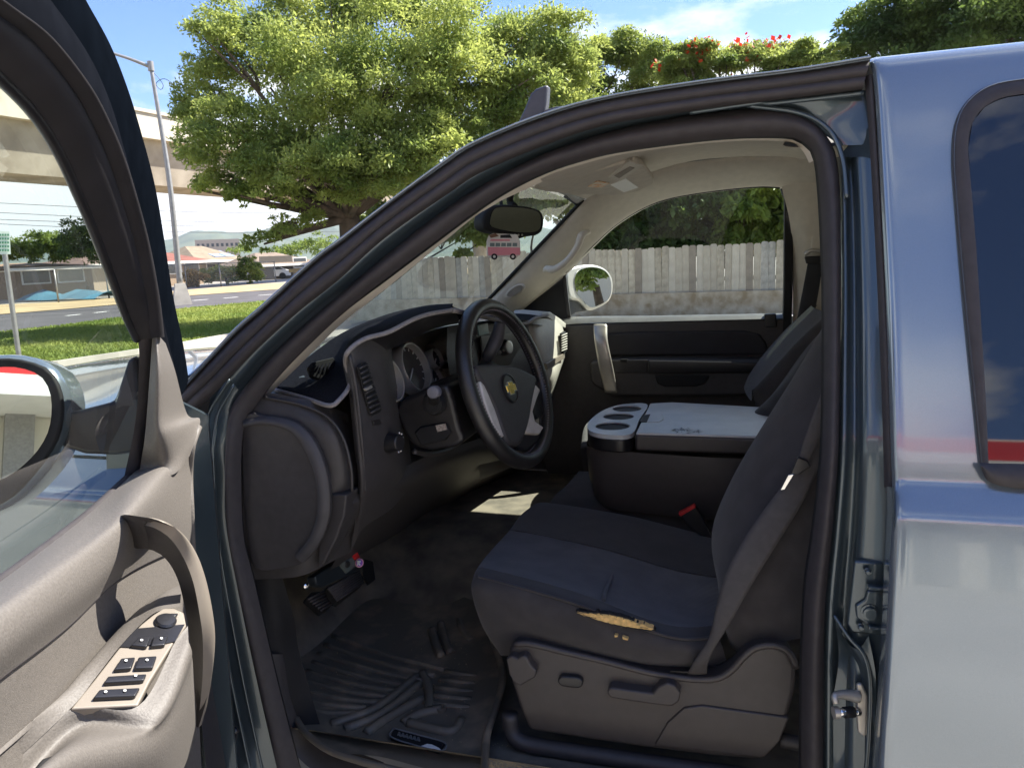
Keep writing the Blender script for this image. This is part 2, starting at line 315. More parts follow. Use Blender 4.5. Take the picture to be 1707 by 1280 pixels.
def lobes_px(base, dist, L_):          # (px, py, depth offset, radius m)
    out = []
    for x, y, dz, r in L_:
        a = ray(x, 430); a.z = 0; a.normalize(); p = UP(x, y, Vector((CAM.x, CAM.y, 0)) + a * (dist + dz), a); out.append((p.x - base.x, p.y - base.y, p.z - base.z, r))
    return out
b1 = at(592, 21)
tree('monkeypod_tree', 'broad feathery green shade tree left of the cab roof, in front of the overpass', b1, 3.0, .34,
     lobes_px(b1, 21, [(372, 70, 0, .95), (338, 130, .5, .75), (330, 195, .5, .7), (350, 190, .5, 1.0), (385, 245, -1, 1.2), (345, 255, 0, .7), (362, 300, -.5, .6), (395, 325, -.5, .45), (330, 310, 0, .3), (430, 60, 1, 1.4), (450, 140, 1, 1.8), (470, 250, -1.2, 1.5), (540, 40, 1, 1.7), (560, 120, -1.4, 1.8), (570, 210, -1.4, 1.8), (640, 30, 0, 1.7), (660, 120, -1.5, 1.9), (670, 230, -1.5, 1.7), (740, 30, 1, 1.7), (760, 130, -1.5, 1.9), (780, 210, -1.3, 1.5), (600, 295, -1, 1.1), (430, 290, -.8, .85), (850, 90, .5, 1.6), (880, 150, -1, 1.5), (950, 130, -.5, 1.1), (520, 305, -.5, .8), (700, 310, 0, 1.2), (470, 385, -1.5, .42), (520, 370, -1.2, .45), (440, 400, -1.5, .36), (412, 408, -1.5, .26), (400, 320, -1, .5), (840, 190, -1, 1.2), (905, 80, -.5, 1.25), (950, 105, -.5, 1.1), (500, 285, -2.2, 1.0), (565, 268, -2.6, 1.1), (645, 268, -2.6, 1.1), (725, 255, -2.6, 1.0), (448, 305, -1.6, .7), (790, 255, -2, .9), (540, 300, -2, .9), (620, 320, -2, .9), (655, 300, -2, 1.0), (480, 330, -1.5, .55)]),
     235000, .11, M_leafA, seed=3, shell=.3, flat=.85, droop=.12)
b2 = at(1010, 27)
tree('spreading_tree', 'yellow-green spreading tree just right of the roof antenna fin', b2, 3.4, .3, lobes_px(b2, 27, [(950, 150, 0, 1.6), (1010, 95, 0, 1.2), (1065, 90, .5, 1.1), (1100, 130, 0, 1.3), (1000, 200, 0, 2.0), (920, 210, 0, 1.5), (890, 300, 0, 1.5), (960, 330, 0, 1.2)]), 80000, .13, M_leafA, seed=8, shell=.4)
b3 = at(1230, 25)
tree('flame_tree', 'flat-topped tree with red blossoms above the cab roof', b3, 3.6, .28, lobes_px(b3, 25, [(1140, 112, 0, 1.0), (1200, 108, 0, 1.0), (1258, 100, .5, 1.1), (1310, 108, 0, 1.0), (1360, 106, 0, .8), (1180, 160, 0, 1.2), (1290, 160, 0, 1.5)]), 70000, .12, M_leafA, flowers=(330, .82), seed=12, shell=.3, flat=.6)
b4 = at(1640, 27)
tree('dense_tree', 'dense dark tree rising behind the rear of the roof', b4, 4.5, .4, lobes_px(b4, 27, [(1440, 75, 0, 1.3), (1490, 55, 0, 1.6), (1560, 40, 0, 2.0), (1620, 20, 0, 2.2), (1700, 20, 0, 2.5), (1780, 20, 0, 2.6), (1480, 130, 0, 2.0), (1640, 110, 0, 2.6)]), 80000, .15, M_leafB, seed=15, shell=.5)

# ---------------------------------------------------------------- board fence on a low wall, seen through the cab
FA, FB = UP(560, 430, (0, 16.4, 0), (0, 1, 0)), UP(1440, 430, (0, 16.0, 0), (0, 1, 0)); FA.z = FB.z = 0; fd = (FB - FA).normalized(); fl = (FB - FA).length; fn = Vector((fd.y, -fd.x, 0))
wallm = mat('stained_wall', (.25, .195, .125), .95, nscale=4.5, col2=(.42, .37, .29), bump=.4, bscale=30, detail=8)
fw = thing('board_fence', 'weathered white board fence on a low stained wall beyond the passenger window', 'fence', lerp(FA, FB, .5))
def fbox(name, u0, u1, z0, z1, n0, n1, m, par, bevel=0): c = FA + fd * ((u0 + u1) / 2) + fn * ((n0 + n1) / 2) + Vector((0, 0, (z0 + z1) / 2)); return box(name, c, (u1 - u0, n1 - n0, z1 - z0), m, par, Matrix((fd, fn, (0, 0, 1))).transposed(), bevel)
fbox('base_wall', -2, fl + 2, 0, .52, -.1, .1, wallm, fw); 
for z in (.75, 1.3): fbox('rail', -1.5, fl + 1.5, z, z + .09, -.09, -.05, M_dirt, fw)
bw = .152; boards = []; bm_ = [mat('board_a', (.39, .35, .28), .9, var=.12, nscale=5, bump=.4, wave=(9, 'X', 4)), mat('board_b', (.25, .215, .17), .9, var=.15, nscale=5, bump=.4, wave=(9, 'X', 4)), mat('board_c', (.46, .42, .345), .9, var=.1, nscale=4)]
for mi in range(3):
    me = bpy.data.meshes.new('board'); h = 1.07; w = bw * .4955; c = .03
    o2 = [(-w, 0), (w, 0), (w, h - c), (w - c, h), (-w + c, h), (-w, h - c)]; V = [(x, -.012, z) for x, z in o2] + [(x, .012, z) for x, z in o2]
    me.from_pydata(V, [], [tuple(range(6)), tuple(range(11, 5, -1))] + [(i, (i + 1) % 6, (i + 1) % 6 + 6, i + 6) for i in range(6)]); me.materials.append(bm_[mi]); boards.append(me)
boards_more = []
for cc, nm_ in (((.33, .315, .28), 'board_d'), ((.43, .385, .30), 'board_e'), ((.36, .32, .25), 'board_f')):
    me = boards[0].copy(); me.materials.clear(); me.materials.append(mat(nm_, cc, .9, var=.22, nscale=7, bump=.4, wave=(9, 'X', 4))); boards_more.append(me)
nb = int(fl / bw)
for i in range(nb):
    post = i % 8 == 3; me = boards[1] if post else random.choice([boards[0], boards[2], boards[0]] + boards_more)
    o = bpy.data.objects.new('board', me); COL.objects.link(o); o.parent = fw; o.matrix_parent_inverse = Matrix.Translation(-fw.location)
    pz = .47 + random.uniform(-.015, .015) + .02 * math.sin(i * .21); o.location = FA + fd * (i * bw + bw / 2) + fn * (.0 if not post else -.0) + Vector((0, 0, pz)) + fn * (random.uniform(-.004, .004) + (.009 if i % 2 else -.009))
    o.rotation_euler = (random.uniform(-.01, .01), random.uniform(-.008, .008), math.atan2(fd.y, fd.x)); o.scale = (1, 1, random.uniform(.98, 1.03))
# shrubs and creepers over the fence
hb = [(640, 395, 2.2, .9), (700, 385, 3, 1.0), (770, 392, 2, .8), (830, 375, 3, 1.2), (900, 350, 2.6, 1.3), (960, 300, 3, 1.6), (1000, 350, 2.4, 1.2), (1050, 375, 2.6, .8), (1080, 335, 2.0, 1.1), (1130, 330, 1.6, 1.0), (1170, 350, 1.3, .8), (1200, 320, 2.2, 1.2), (1240, 355, 1.3, .8), (1290, 330, 1.8, 1.1), (1350, 330, 2, 1.3), (1420, 320, 2, 1.4), (1120, 375, 2.2, .7), (1250, 285, 2.5, 1.4), (1340, 260, 3, 1.6), (1160, 270, 3.2, 1.6), (1060, 270, 3.2, 1.6), (1210, 385, 2.4, .9), (1290, 380, 2.4, .9), (1010, 290, 3.4, 1.6), (1060, 405, 1.5, .55), (1110, 405, 1.7, .55), (1165, 402, 1.6, .5), (1215, 400, 1.5, .55), (1265, 398, 1.6, .55), (1315, 395, 1.6, .6), (1010, 408, 1.7, .55), (960, 410, 1.7, .5)]
spec_h = [('creeper_bush', 'dark leafy bush hanging over the fence, seen through the passenger window', [7, 8, 9, 10, 16, 19, 20, 23, 24, 25, 26, 30, 31], M_leafB, 60000, .2), ('hedge_tree', 'bright leafy tree behind the fence at the rear of the passenger window', [11, 12, 13, 14, 15, 17, 18, 21, 22, 27, 28, 29], M_leafC, 60000, .2), ('fern_tree', 'feathery tree behind the fence, seen through the upper windshield', [4, 5, 6], M_leafA, 20000, .18), ('low_bush', 'light green bushes behind the fence, low in the windshield view', [0, 1, 2, 3], M_leafA, 18000, .16)]
for nm, lab, ids, lm, cnt, sz in spec_h:
    bs = at(hb[ids[0]][0], 17.5 + 2.2); bs.z = 0
    tree(nm, lab, bs, 1.2, .12, [lobes_px(bs, 17.3 / math.cos(math.atan2(ray(hb[i][0], 430).x, ray(hb[i][0], 430).y)), [hb[i]])[0] for i in ids], cnt, sz, lm, seed=40 + ids[0], shell=.2, flat=.95, droop=.5, cat='bush' if 'bush' in nm else 'tree')
# shed behind the fence
sh = thing('garden_shed', 'tan shed with a corrugated lean-to roof behind the board fence', 'shed', (FA + fd * (fl * .62) - fn * 4))
c0 = UP(1060, 420, FA - fn * 4.0, fn); c0.z = 0
box('wall', c0 + Vector((-.6, 0, .95)), (3.2, 1.6, 1.95), mat('shed_wall', (.36, .30, .22), .9), sh)
rc = c0 + Vector((-.2, .3, 2.05))
for k in range(22): box('roof_sheet', rc + Vector((-1.9 + k * .19, 0, .10 - .012 * k)), (.15, 2.3, .03), M_galv, sh, Matrix.Rotation(-.22, 3, 'X'))

# ---------------------------------------------------------------- elevated guideway
gw = thing('overpass', 'concrete elevated guideway crossing behind the big tree', 'overpass', at(120, 58))
p0, p1 = at(-330, 40), at(900, 108); od = (p1 - p0).normalized(); on = Vector((od.y, -od.x, 0)); on = on if on.dot(CAM - p0) > 0 else -on
# set heights from the picture at x = 110
q = at(110, 1); a110 = ray(110, 430); a110.z = 0; a110.normalize()
den = a110.x * od.y - a110.y * od.x; tt = ((p0.x - CAM.x) * od.y - (p0.y - CAM.y) * od.x) / den; pt = CAM + a110 * tt
def hz(y): return UP(110, y, pt, a110).z
z_bot, z_und, z_top = hz(291), hz(208), hz(160)
def ext(name, prof, m, par):
    P0 = np.array(tuple(p0)); P1 = np.array(tuple(p1)); V = [P + np.array(tuple(on)) * n_ + np.array([0, 0, z]) for P in (P0, P1) for n_, z in prof]; n = len(prof)
    F = [(i, (i + 1) % n, n + (i + 1) % n, n + i) for i in range(n)] + [tuple(range(n)), tuple(range(2 * n - 1, n - 1, -1))]; return mesh(name, V, F, m, par, smooth=False)
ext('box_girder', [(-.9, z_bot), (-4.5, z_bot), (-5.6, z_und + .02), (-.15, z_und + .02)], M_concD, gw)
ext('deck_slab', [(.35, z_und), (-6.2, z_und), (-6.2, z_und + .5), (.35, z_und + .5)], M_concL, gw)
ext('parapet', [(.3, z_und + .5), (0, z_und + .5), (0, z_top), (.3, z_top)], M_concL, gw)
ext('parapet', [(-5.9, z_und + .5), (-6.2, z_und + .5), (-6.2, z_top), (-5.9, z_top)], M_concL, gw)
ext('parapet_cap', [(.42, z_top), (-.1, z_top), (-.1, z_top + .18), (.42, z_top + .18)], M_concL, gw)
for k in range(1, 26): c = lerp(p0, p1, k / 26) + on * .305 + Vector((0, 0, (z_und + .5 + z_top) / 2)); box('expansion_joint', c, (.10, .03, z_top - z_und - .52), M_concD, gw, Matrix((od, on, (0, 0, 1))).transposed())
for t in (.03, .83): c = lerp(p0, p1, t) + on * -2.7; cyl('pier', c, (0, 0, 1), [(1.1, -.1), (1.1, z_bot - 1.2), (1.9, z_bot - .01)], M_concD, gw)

# ---------------------------------------------------------------- street light
pb = UZ(304, 508, 0); lp = thing('street_light', 'tall leaning grey street light pole with a side arm beside the road', 'street light', pb)
apl = ray(304, 430); apl.z = 0; apl.normalize(); pt_ = UP(251, 108, pb, apl); pm = UP(282, 300, pb, apl)
sh_ = tube('pole', [pb + Vector((0, 0, .8)), pm, pt_], [.125, .105, .07], M_galv, lp, n=24, sides=12)
arm = UP(170, 84, pb, apl); tube('arm', [pt_ - Vector((0, 0, .1)), UP(215, 98, pb, apl), arm], [.075, .06, .05], M_galv, lp, n=10, sides=8)
box('lamp_head', arm + (arm - pt_).normalized() * .3, (.8, .3, .14), M_galv, lp, None, .03)
cyl('concrete_base', pb, (0, 0, 1), [(.52, -.02), (.45, .3), (.28, .9), (.0, .91)], M_conc, lp, 4); cyl('collar', pt_, (0, 0, 1), [(.12, -.25), (.12, .12)], M_galv, lp)
lw = [UP(x, y, pb, apl) for x, y in ((252, 118), (262, 128), (272, 142), (268, 150), (260, 140), (275, 132), (300, 148), (330, 160))]; tube('wire', lw, .012, M_black, lp, n=40, sides=5)
# overhead cables
for i, (y0, y1) in enumerate([(284, 312), (336, 352), (352, 368), (364, 372), (371, 385)]):
    a, b = UP(-60, y0, at(0, 70), ray(0, 430)), UP(620, y1, at(600, 95), ray(600, 430)); m_ = lerp(a, b, .5) - Vector((0, 0, .5))
    tag(tube('utility_cable', [a, m_, b], .022, M_black, None, n=20, sides=5), ['highest', 'second highest', 'middle', 'second lowest', 'lowest'][i] + ' of the five dark overhead cables crossing below the overpass', 'cable', 'overhead cables below the overpass')
# ---------------------------------------------------------------- small street sign on a post
sp = at(30, 12.5); asn = ray(18, 430); asn.z = 0; asn.normalize(); sg = thing('street_sign', 'small white and green sign on a steel post at the far left', 'sign', sp)
pa, pb2 = UP(38, 640, sp, asn), UP(4, 395, sp, asn); pbase = pa + (pa - pb2).normalized() * (pa.z / abs((pa - pb2).normalized().z)); tube('post', [pbase, pa, pb2], .035, M_galv, sg, n=8, sides=6)
sgm = mat('sign_face', (.62, .70, .62), .5, var=.04)
SQ = [UP(x, y, sp - asn * .05, asn) for x, y in ((-18, 384), (16, 386), (18, 424), (-16, 424))]; slab('plate', SQ, asn * .01, sgm, sg)
for r in range(5): 
    for c in range(6):
        x, y = -10 + c * 4.4, 390 + r * 6.4; slab('lettering', [UP(x, y, sp - asn * .058, asn), UP(x + 3, y, sp - asn * .058, asn), UP(x + 3, y + 3.4, sp - asn * .058, asn), UP(x, y + 3.4, sp - asn * .058, asn)], asn * .003, mat('sign_green', (.05, .22, .12), .5), sg)
# ---------------------------------------------------------------- chain-link fence along the far side of the road
def wire_mat():
    m = bpy.data.materials.new('chain_wire'); m.use_nodes = True; nt = m.node_tree; b = nt.nodes['Principled BSDF']; b.inputs['Base Color'].default_value = (.34, .34, .33, 1); b.inputs['Metallic'].default_value = .6; b.inputs['Roughness'].default_value = .5
    b.inputs['Alpha'].default_value = .22; return m
cf = thing('chain_link_fence', 'galvanised chain-link fence with thin posts in front of the houses', 'fence', UZ(180, 500, 0)); M_wire = wire_mat()
cl_line = gline([(-60, 514), (98, 505), (182, 497), (312, 481), (369, 478), (416, 472), (460, 469)])
hgt = 1.75
for i, p in enumerate(cl_line):
    tube('post', [p, p + Vector((0, 0, hgt))], .045, M_galv, cf, n=3, sides=6)
    if i:
        a = cl_line[i - 1]; tube('rail', [a + Vector((0, 0, hgt)), p + Vector((0, 0, hgt))], .03, M_galv, cf, n=3, sides=5)
        mesh('wire_mesh', [a + Vector((0, 0, .05)), p + Vector((0, 0, .05)), p + Vector((0, 0, hgt)), a + Vector((0, 0, hgt))], [(0, 1, 2, 3)], M_wire, cf, smooth=False)
# ---------------------------------------------------------------- houses
def house(name, label, xl, xr, ybase, yeave, yridge, dist, wallc, roofc, depth=8, wins=()):
    a, b = at(xl, dist), at(xr, dist * 1.04); h = thing(name, label, 'house', lerp(a, b, .5)); u = (b - a).normalized(); v = Vector((-u.y, u.x, 0)); v = v if v.dot(a - Vector((CAM.x, CAM.y, 0))) > 0 else -v; w = (b - a).length
    xm = (xl + xr) / 2; an = ray(xm, 430); an.z = 0; an.normalize(); pm_ = lerp(a, b, .5); ze = UP(xm, yeave, pm_, an).z; zr = UP(xm, yridge, pm_ + v * depth / 2, an).z
    wm = mat(name + '_wall', wallc, .9, var=.06); rm = mat(name + '_roof', roofc, .9, var=.15, nscale=1.5)
    box('wall', pm_ + v * depth / 2 + Vector((0, 0, ze / 2)), (w, depth, ze), wm, h, Matrix((u, v, (0, 0, 1))).transposed())
    o_ = .7; A_ = [a - u * o_ - v * o_, b + u * o_ - v * o_, b + u * o_ + v * (depth + o_), a - u * o_ + v * (depth + o_)]; A_ = [p + Vector((0, 0, ze)) for p in A_]; r1, r2 = a + u * w * .3 + v * depth / 2 + Vector((0, 0, zr)), b - u * w * .3 + v * depth / 2 + Vector((0, 0, zr))
    mesh('roof', A_ + [r1, r2], [(0, 1, 5, 4), (1, 2, 5), (2, 3, 4, 5), (3, 0, 4), (0, 3, 2, 1)], rm, h, smooth=False)
    box('fascia', pm_ - v * (o_ + .02) + Vector((0, 0, ze - .08)), (w + 2 * o_, .06, .22), M_white, h, Matrix((u, v, (0, 0, 1))).transposed())
    for (t, ww, z0, z1, dk) in wins:
        f = box('window' if z0 > .3 else 'garage_opening', a + u * w * t - v * .03 + Vector((0, 0, (z0 + z1) / 2)), (ww, .08, z1 - z0), M_white if z0 > .3 else mat('garage_shade', (.10, .09, .08), .9), h, Matrix((u, v, (0, 0, 1))).transposed())
        if z0 > .3: box('pane', a + u * w * t - v * .08 + Vector((0, 0, (z0 + z1) / 2)), (ww - .2, .04, z1 - z0 - .2), mat('far_pane', (.06, .07, .08), .15), f, Matrix((u, v, (0, 0, 1))).transposed())
    return h, a, b, u, v, ze, zr
house('red_roof_house', 'low house with a faded red roof behind the street light pole', 262, 335, 476, 436, 417, 72, (.30, .22, .15), (.20, .075, .055), wins=((.3, 2.0, 1.0, 2.1, 0), (.75, 1.6, 1.0, 2.1, 0)))
H2 = house('tan_roof_house', 'tan hip-roofed house with solar panels on its right slope', 330, 400, 474, 434, 409, 84, (.30, .25, .19), (.23, .185, .13), wins=((.35, 2, 1.0, 2.2, 0),))
house('carport_house', 'beige house with an open carport at the foot of the windshield pillar', 432, 520, 470, 440, 420, 78, (.34, .28, .20), (.20, .155, .12), wins=((.3, 3.6, .05, 2.3, 1), (.75, 1.6, 1.0, 2.1, 0)))
house('weathered_house', 'brown weathered house seen through the driver door glass', 20, 150, 500, 446, 437, 57, (.22, .15, .11), (.30, .19, .12), wins=((.25, 1.8, .9, 2.0, 0), (.7, 1.8, .9, 2.0, 0)))
house('dark_roof_house', 'house with a dark brown roof right of the weathered house, beside the door frame', 150, 235, 492, 440, 424, 70, (.34, .27, .20), (.17, .11, .09), wins=((.5, 1.8, 1.0, 2.1, 0),))
h, a, b, u, v, ze, zr = H2; sol = mat('solar_panel', (.30, .36, .50), .25)
for k in range(4):
    c = b - u * (1.0 + 1.4 * (k % 2)) + v * (.8 + 1.3 * (k // 2)) + Vector((0, 0, ze + .55 + .35 * (k // 2))); box('solar_panel', c, (1.25, 1.15, .05), sol, h, Matrix((u, v, (0, 0, 1))).transposed() @ Matrix.Rotation(.3, 3, 'X'))
fb = thing('distant_block', 'long pale building far behind the tan-roofed house', 'building', at(365, 240)); c = at(365, 240); an = ray(365, 430); an.z = 0; an.normalize(); u = Vector((-an.y, an.x, 0)); zt = UP(365, 400, c, an).z
box('wall', c + Vector((0, 0, zt / 2)), (10, 12, zt), mat('pale_block', (.36, .31, .27), .9), fb, Matrix((an, u, (0, 0, 1))).transposed())
for k in range(9): box('window', c - an * 5.02 + u * (-5.2 + 1.3 * k) + Vector((0, 0, zt - 1.6)), (.1, .7, .9), mat('far_pane', (.06, .07, .08), .15), fb, Matrix((an, u, (0, 0, 1))).transposed())
# blue tarpaulin-covered heap behind the wire fence
tp = at(75, 49); V = []
for i in range(8):
    for j in range(5): p = tp + Vector((-2.6 + i * .8, j * .6, 0)); V.append((p.x, p.y, (.1 + .35 * math.sin(math.pi * j / 4)) * (1.0 + .3 * math.sin(i * 1.7) + .2 * math.sin(i * j))))
tag(mesh('blue_tarpaulin', V, grid_faces(8, 5), mat('tarp_blue', (.07, .20, .28), .5, var=.2)), 'crumpled blue tarpaulin on the ground behind the chain-link fence', 'tarpaulin')
# bushes by the houses
for (nm, lab, x, d, L_, cnt, lm) in [('round_bush', 'bright round bush above the weathered house, right of the sign', 85, 60, [(92, 412, 0, 1.5), (75, 418, 0, 1.2), (108, 420, 0, 1.2)], 5000, M_leafC), ('leafy_tree', 'dark leafy tree against the driver door window frame', 140, 56, [(140, 400, 0, 1.7), (155, 415, 0, 1.6), (128, 422, 0, 1.2), (160, 385, 0, 1.2)], 6000, M_leafB), ('broad_bush', 'light green bush beside the street sign at the far left', 30, 58, [(35, 418, 0, 1.4), (10, 412, 0, 1.3), (48, 425, 0, 1.0)], 4000, M_leafC),
        ('garden_hedge', 'sunlit green hedge behind the chain-link fence, below the tan roof', 375, 66, [(350, 460, 0, .9), (370, 456, 0, 1.1), (392, 455, 0, 1.1), (414, 452, 0, 1.2), (425, 462, 0, .9), (412, 436, 0, .8)], 7000, M_leafA), ('ochre_bush', 'yellowish flowering bush just right of the light pole', 325, 64, [(318, 462, 0, .9), (332, 465, 0, .8), (322, 475, 0, .6)], 3000, mat('leaf_ochre', (.38, .26, .08), .7, var=.3, transl=.3)), ('far_shrubbery', 'line of green trees between the far houses and the windshield pillar', 500, 110, [(470, 424, 0, 2.2), (500, 418, 0, 2.6), (540, 410, 0, 2.6), (440, 428, 0, 1.4), (400, 420, 0, 1.6), (600, 408, 0, 3)], 6000, M_leafC)]:
    bs = at(x, d); tree(nm, lab, bs, .6, .12, lobes_px(bs, d, L_), cnt, .24 if d < 100 else .4, lm, seed=int(x), cat='tree' if 'tree' in nm else 'bush', limbs=False, shell=.3)
# two parked cars in the carport
def far_car(label, x, y, col):
    p = UZ(x, y, 0); t = thing('parked_car', label, 'car', p, 'cars parked by the carport'); an = ray(x, 430); an.z = 0; an.normalize(); u = Vector((-an.y, an.x, 0)); m = mat('car_' + str(x), col, .3, coat=.5)
    prof = [(-2.1, .3), (2.1, .3), (2.15, .75), (1.3, .9), (.8, 1.4), (-.9, 1.42), (-1.7, .95), (-2.15, .85)]; slab('body', [p + u * a_ - an * .8 + Vector((0, 0, z)) for a_, z in prof], an * 1.6, m, t, .06)
    gl = [(1.15, .93), (.72, 1.33), (-.82, 1.35), (-1.45, .97)]; slab('window', [p + u * a_ - an * .82 + Vector((0, 0, z)) for a_, z in gl], an * .03, mat('far_pane', (.06, .07, .08), .15), t)
    for s in (-1.3, 1.3): cyl('wheel', p + u * s - an * .85 + Vector((0, 0, .32)), an, [(.32, 0), (.32, .2)], M_black, t)
far_car('white car parked left of the carport post', 449, 466, (.7, .7, .68)); far_car('white car parked under the carport, next to the windshield pillar', 474, 464, (.72, .72, .7))
# store behind the photographer, mirrored in the truck's paint and mirrors
st = thing('roadside_store', 'white store front with red fascia band reflected in the truck door and mirror', 'building', (6, -11, 0))
box('wall', (6, -13.2, 2.6), (44, 4, 5.2), mat('store_wall', (.74, .70, .60), .8, var=.05, nscale=.5), st); box('fascia', (6, -10.9, 4.75), (44.4, .6, .42), mat('store_red', (.55, .03, .03), .4, var=.05), st)
box('canopy', (4, -10.6, 4.35), (26, 1.1, .28), M_white, st)
for k in range(9): cyl('post', (-7.3 + 3.1 * k, -10.2, 0), (0, 0, 1), [(.11, 0), (.11, 4.2)], mat('post_slate', (.10, .13, .15), .5), st, 12)
for k in range(15): box('pilaster', (-15 + 3 * k, -11.1, 2.2), (.35, .18, 4.3), mat('pilaster_grey', (.30, .29, .28), .8), st)
for k in range(7): f = box('window', (-12 + 6 * k, -11.18, 1.7), (3.4, .1, 2.2), M_white, st); box('pane', (-12 + 6 * k, -11.12, 1.7), (3.1, .06, 1.9), mat('far_pane', (.06, .07, .08), .15), f)

# seen only in the passenger mirror
b9 = Vector((24, 11, 0)); tree('yard_tree', 'green tree reflected in the passenger door mirror', b9, 2.2, .2, [(0, 0, 3.4, 1.7), (1.4, .6, 2.8, 1.3), (-1.2, -.5, 2.6, 1.2)], 9000, .25, M_leafC, seed=77, limbs=False)
nh = thing('neighbour_house', 'pale house with a dark window reflected in the passenger door mirror', 'house', (38, 13, 0)); box('wall', (38, 13, 3.0), (6, 9, 6.0), mat('neighbour_wall', (.55, .52, .47), .8), nh); f = box('window', (34.97, 12, 3.4), (.1, 1.6, 1.5), M_white, nh); box('pane', (34.9, 12, 3.4), (.06, 1.3, 1.2), mat('far_pane', (.06, .07, .08), .15), f); box('roof', (38, 13, 6.2), (7.2, 10, .4), M_concD, nh)
# ================================================================== THE PICKUP TRUCK
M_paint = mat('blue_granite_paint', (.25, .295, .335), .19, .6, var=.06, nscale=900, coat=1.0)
M_paintD = mat('jamb_paint_shaded', (.065, .09, .105), .28, .5, var=.06, nscale=900, coat=.8)  # same body paint, with the shade in the jambs darkened into its colour
M_rub = mat('rubber_seal', (.042, .037, .039), .62, var=.1, nscale=60, spec=.4)
M_rubB = mat('rubber_black', (.012, .012, .013), .7, spec=.3)
M_head = mat('headliner_cloth', (.60, .54, .46), .95, var=.05, nscale=40, bump=.15, bscale=900)
M_trimB = mat('pillar_trim', (.60, .55, .47), .7, var=.04, nscale=40, bump=.1, bscale=700)
M_plas = mat('charcoal_plastic', (.046, .042, .042), .5, var=.1, nscale=60, bump=.25, bscale=900)
M_plasL = mat('satin_black_plastic', (.018, .017, .018), .32, var=.1, nscale=40)
M_doorp = mat('door_vinyl', (.122, .110, .099), .58, var=.09, nscale=350, bump=.28, bscale=420, detail=2)
M_doorc = mat('door_cloth', (.115, .102, .09), .8, var=.10, nscale=260, bump=.35, bscale=800)
M_champ = mat('champagne_trim', (.27, .235, .195), .35, .25, var=.04, nscale=20)
M_silver = mat('brushed_silver', (.50, .47, .42), .35, .6, var=.06, nscale=40)
M_chrome = mat('chrome', (.75, .75, .74), .12, 1.0, var=.03)
M_cloth = mat('seat_cloth_charcoal', (.046, .041, .040), .95, var=.15, nscale=25, bump=.4, bscale=900, sheen=.15)
M_clothB = mat('seat_cloth_blue', (.098, .086, .081), .95, var=.2, nscale=18, bump=.9, wave=(60, 'Y', .8), sheen=.2)
M_carpet = mat('carpet', (.035, .032, .030), 1.0, var=.3, nscale=200, bump=.8, bscale=900)
M_matr = mat('rubber_mat', (.14, .12, .09), .5, nscale=11, col2=(.34, .26, .175), bump=.2, bscale=300, detail=9, lo=.5, hi=.75)
M_foam = mat('yellow_foam', (.75, .48, .17), .95, var=.2, nscale=120, bump=.6, bscale=400)
M_red = mat('red_plastic', (.6, .03, .03), .35)
M_glass = glass('side_glass', (.82, .89, .84), f0=.014); M_wind = glass('windshield_glass', (.82, .90, .86), streaks=.10)
M_tint = mat('privacy_glass', (.006, .008, .012), .02, spec=1.0, var=.02)
M_mirror = mat('mirror_glass', (.80, .82, .82), .01, 1.0, var=.01)
truck = thing('pickup_truck', 'blue-grey metallic crew cab pickup with its driver door wide open', 'pickup truck', (-.3, .97, 0))
def part(name, label=None):
    e = bpy.data.objects.new(name, None); COL.objects.link(e); e.parent = truck; e.matrix_parent_inverse = Matrix.Translation(-truck.location); e.empty_display_size = .1
    if label: e['label'] = label
    return e
# ---- lines of the door opening as seen (picture points) -----------------------------------------
L0 = [(304, 634), (341, 600), (392, 546), (439, 505), (495, 454), (534, 420), (570, 394), (643, 338), (734, 271), (788, 236), (900, 190), (1012, 159), (1172, 133), (1331, 113), (1451, 93)]
L1 = [(300, 654), (344, 606), (395, 552), (442, 511), (497, 460), (536, 426), (572, 400), (645, 343), (736, 276), (790, 241), (901, 195), (1013, 164), (1172, 138), (1331, 118), (1451, 99)]
L2 = [(300, 705), (345, 668), (382, 631), (429, 582), (495, 522), (533, 492), (570, 462), (643, 396), (752, 320), (800, 289), (900, 246), (1012, 209), (1172, 183), (1273, 171), (1437, 152)]
L3 = [(468, 1300), (431, 1137), (397, 969), (381, 870), (379, 800), (378, 766), (381, 710), (386, 680), (401, 654), (427, 622), (450, 595), (495, 552), (570, 487), (650, 420), (740, 350), (820, 300), (906, 257), (1012, 221), (1119, 198), (1225, 184), (1294, 181), (1347, 198), (1379, 228), (1395, 266), (1401, 341), (1402, 482), (1400, 640), (1397, 765), (1387, 890), (1377, 990), (1373, 1090), (1372, 1300)]
L4 = [(505, 1300), (463, 1137), (424, 969), (406, 893), (402, 800), (402, 766), (404, 729), (409, 704), (421, 684), (442, 654), (457, 635), (495, 594), (570, 523), (640, 467), (716, 410), (817, 336), (895, 293), (970, 268), (1049, 250), (1204, 231), (1315, 229), (1345, 242), (1360, 266), (1368, 350), (1373, 482), (1373, 640), (1369, 765), (1355, 890), (1344, 965), (1337, 1090), (1335, 1300)]
SEAM = [(1451, 93), (1461, 140), (1467, 250), (1480, 500), (1490, 810)]
SEAML = [(1490, 810), (1490, 860), (1487, 930), (1478, 1100), (1465, 1290)]
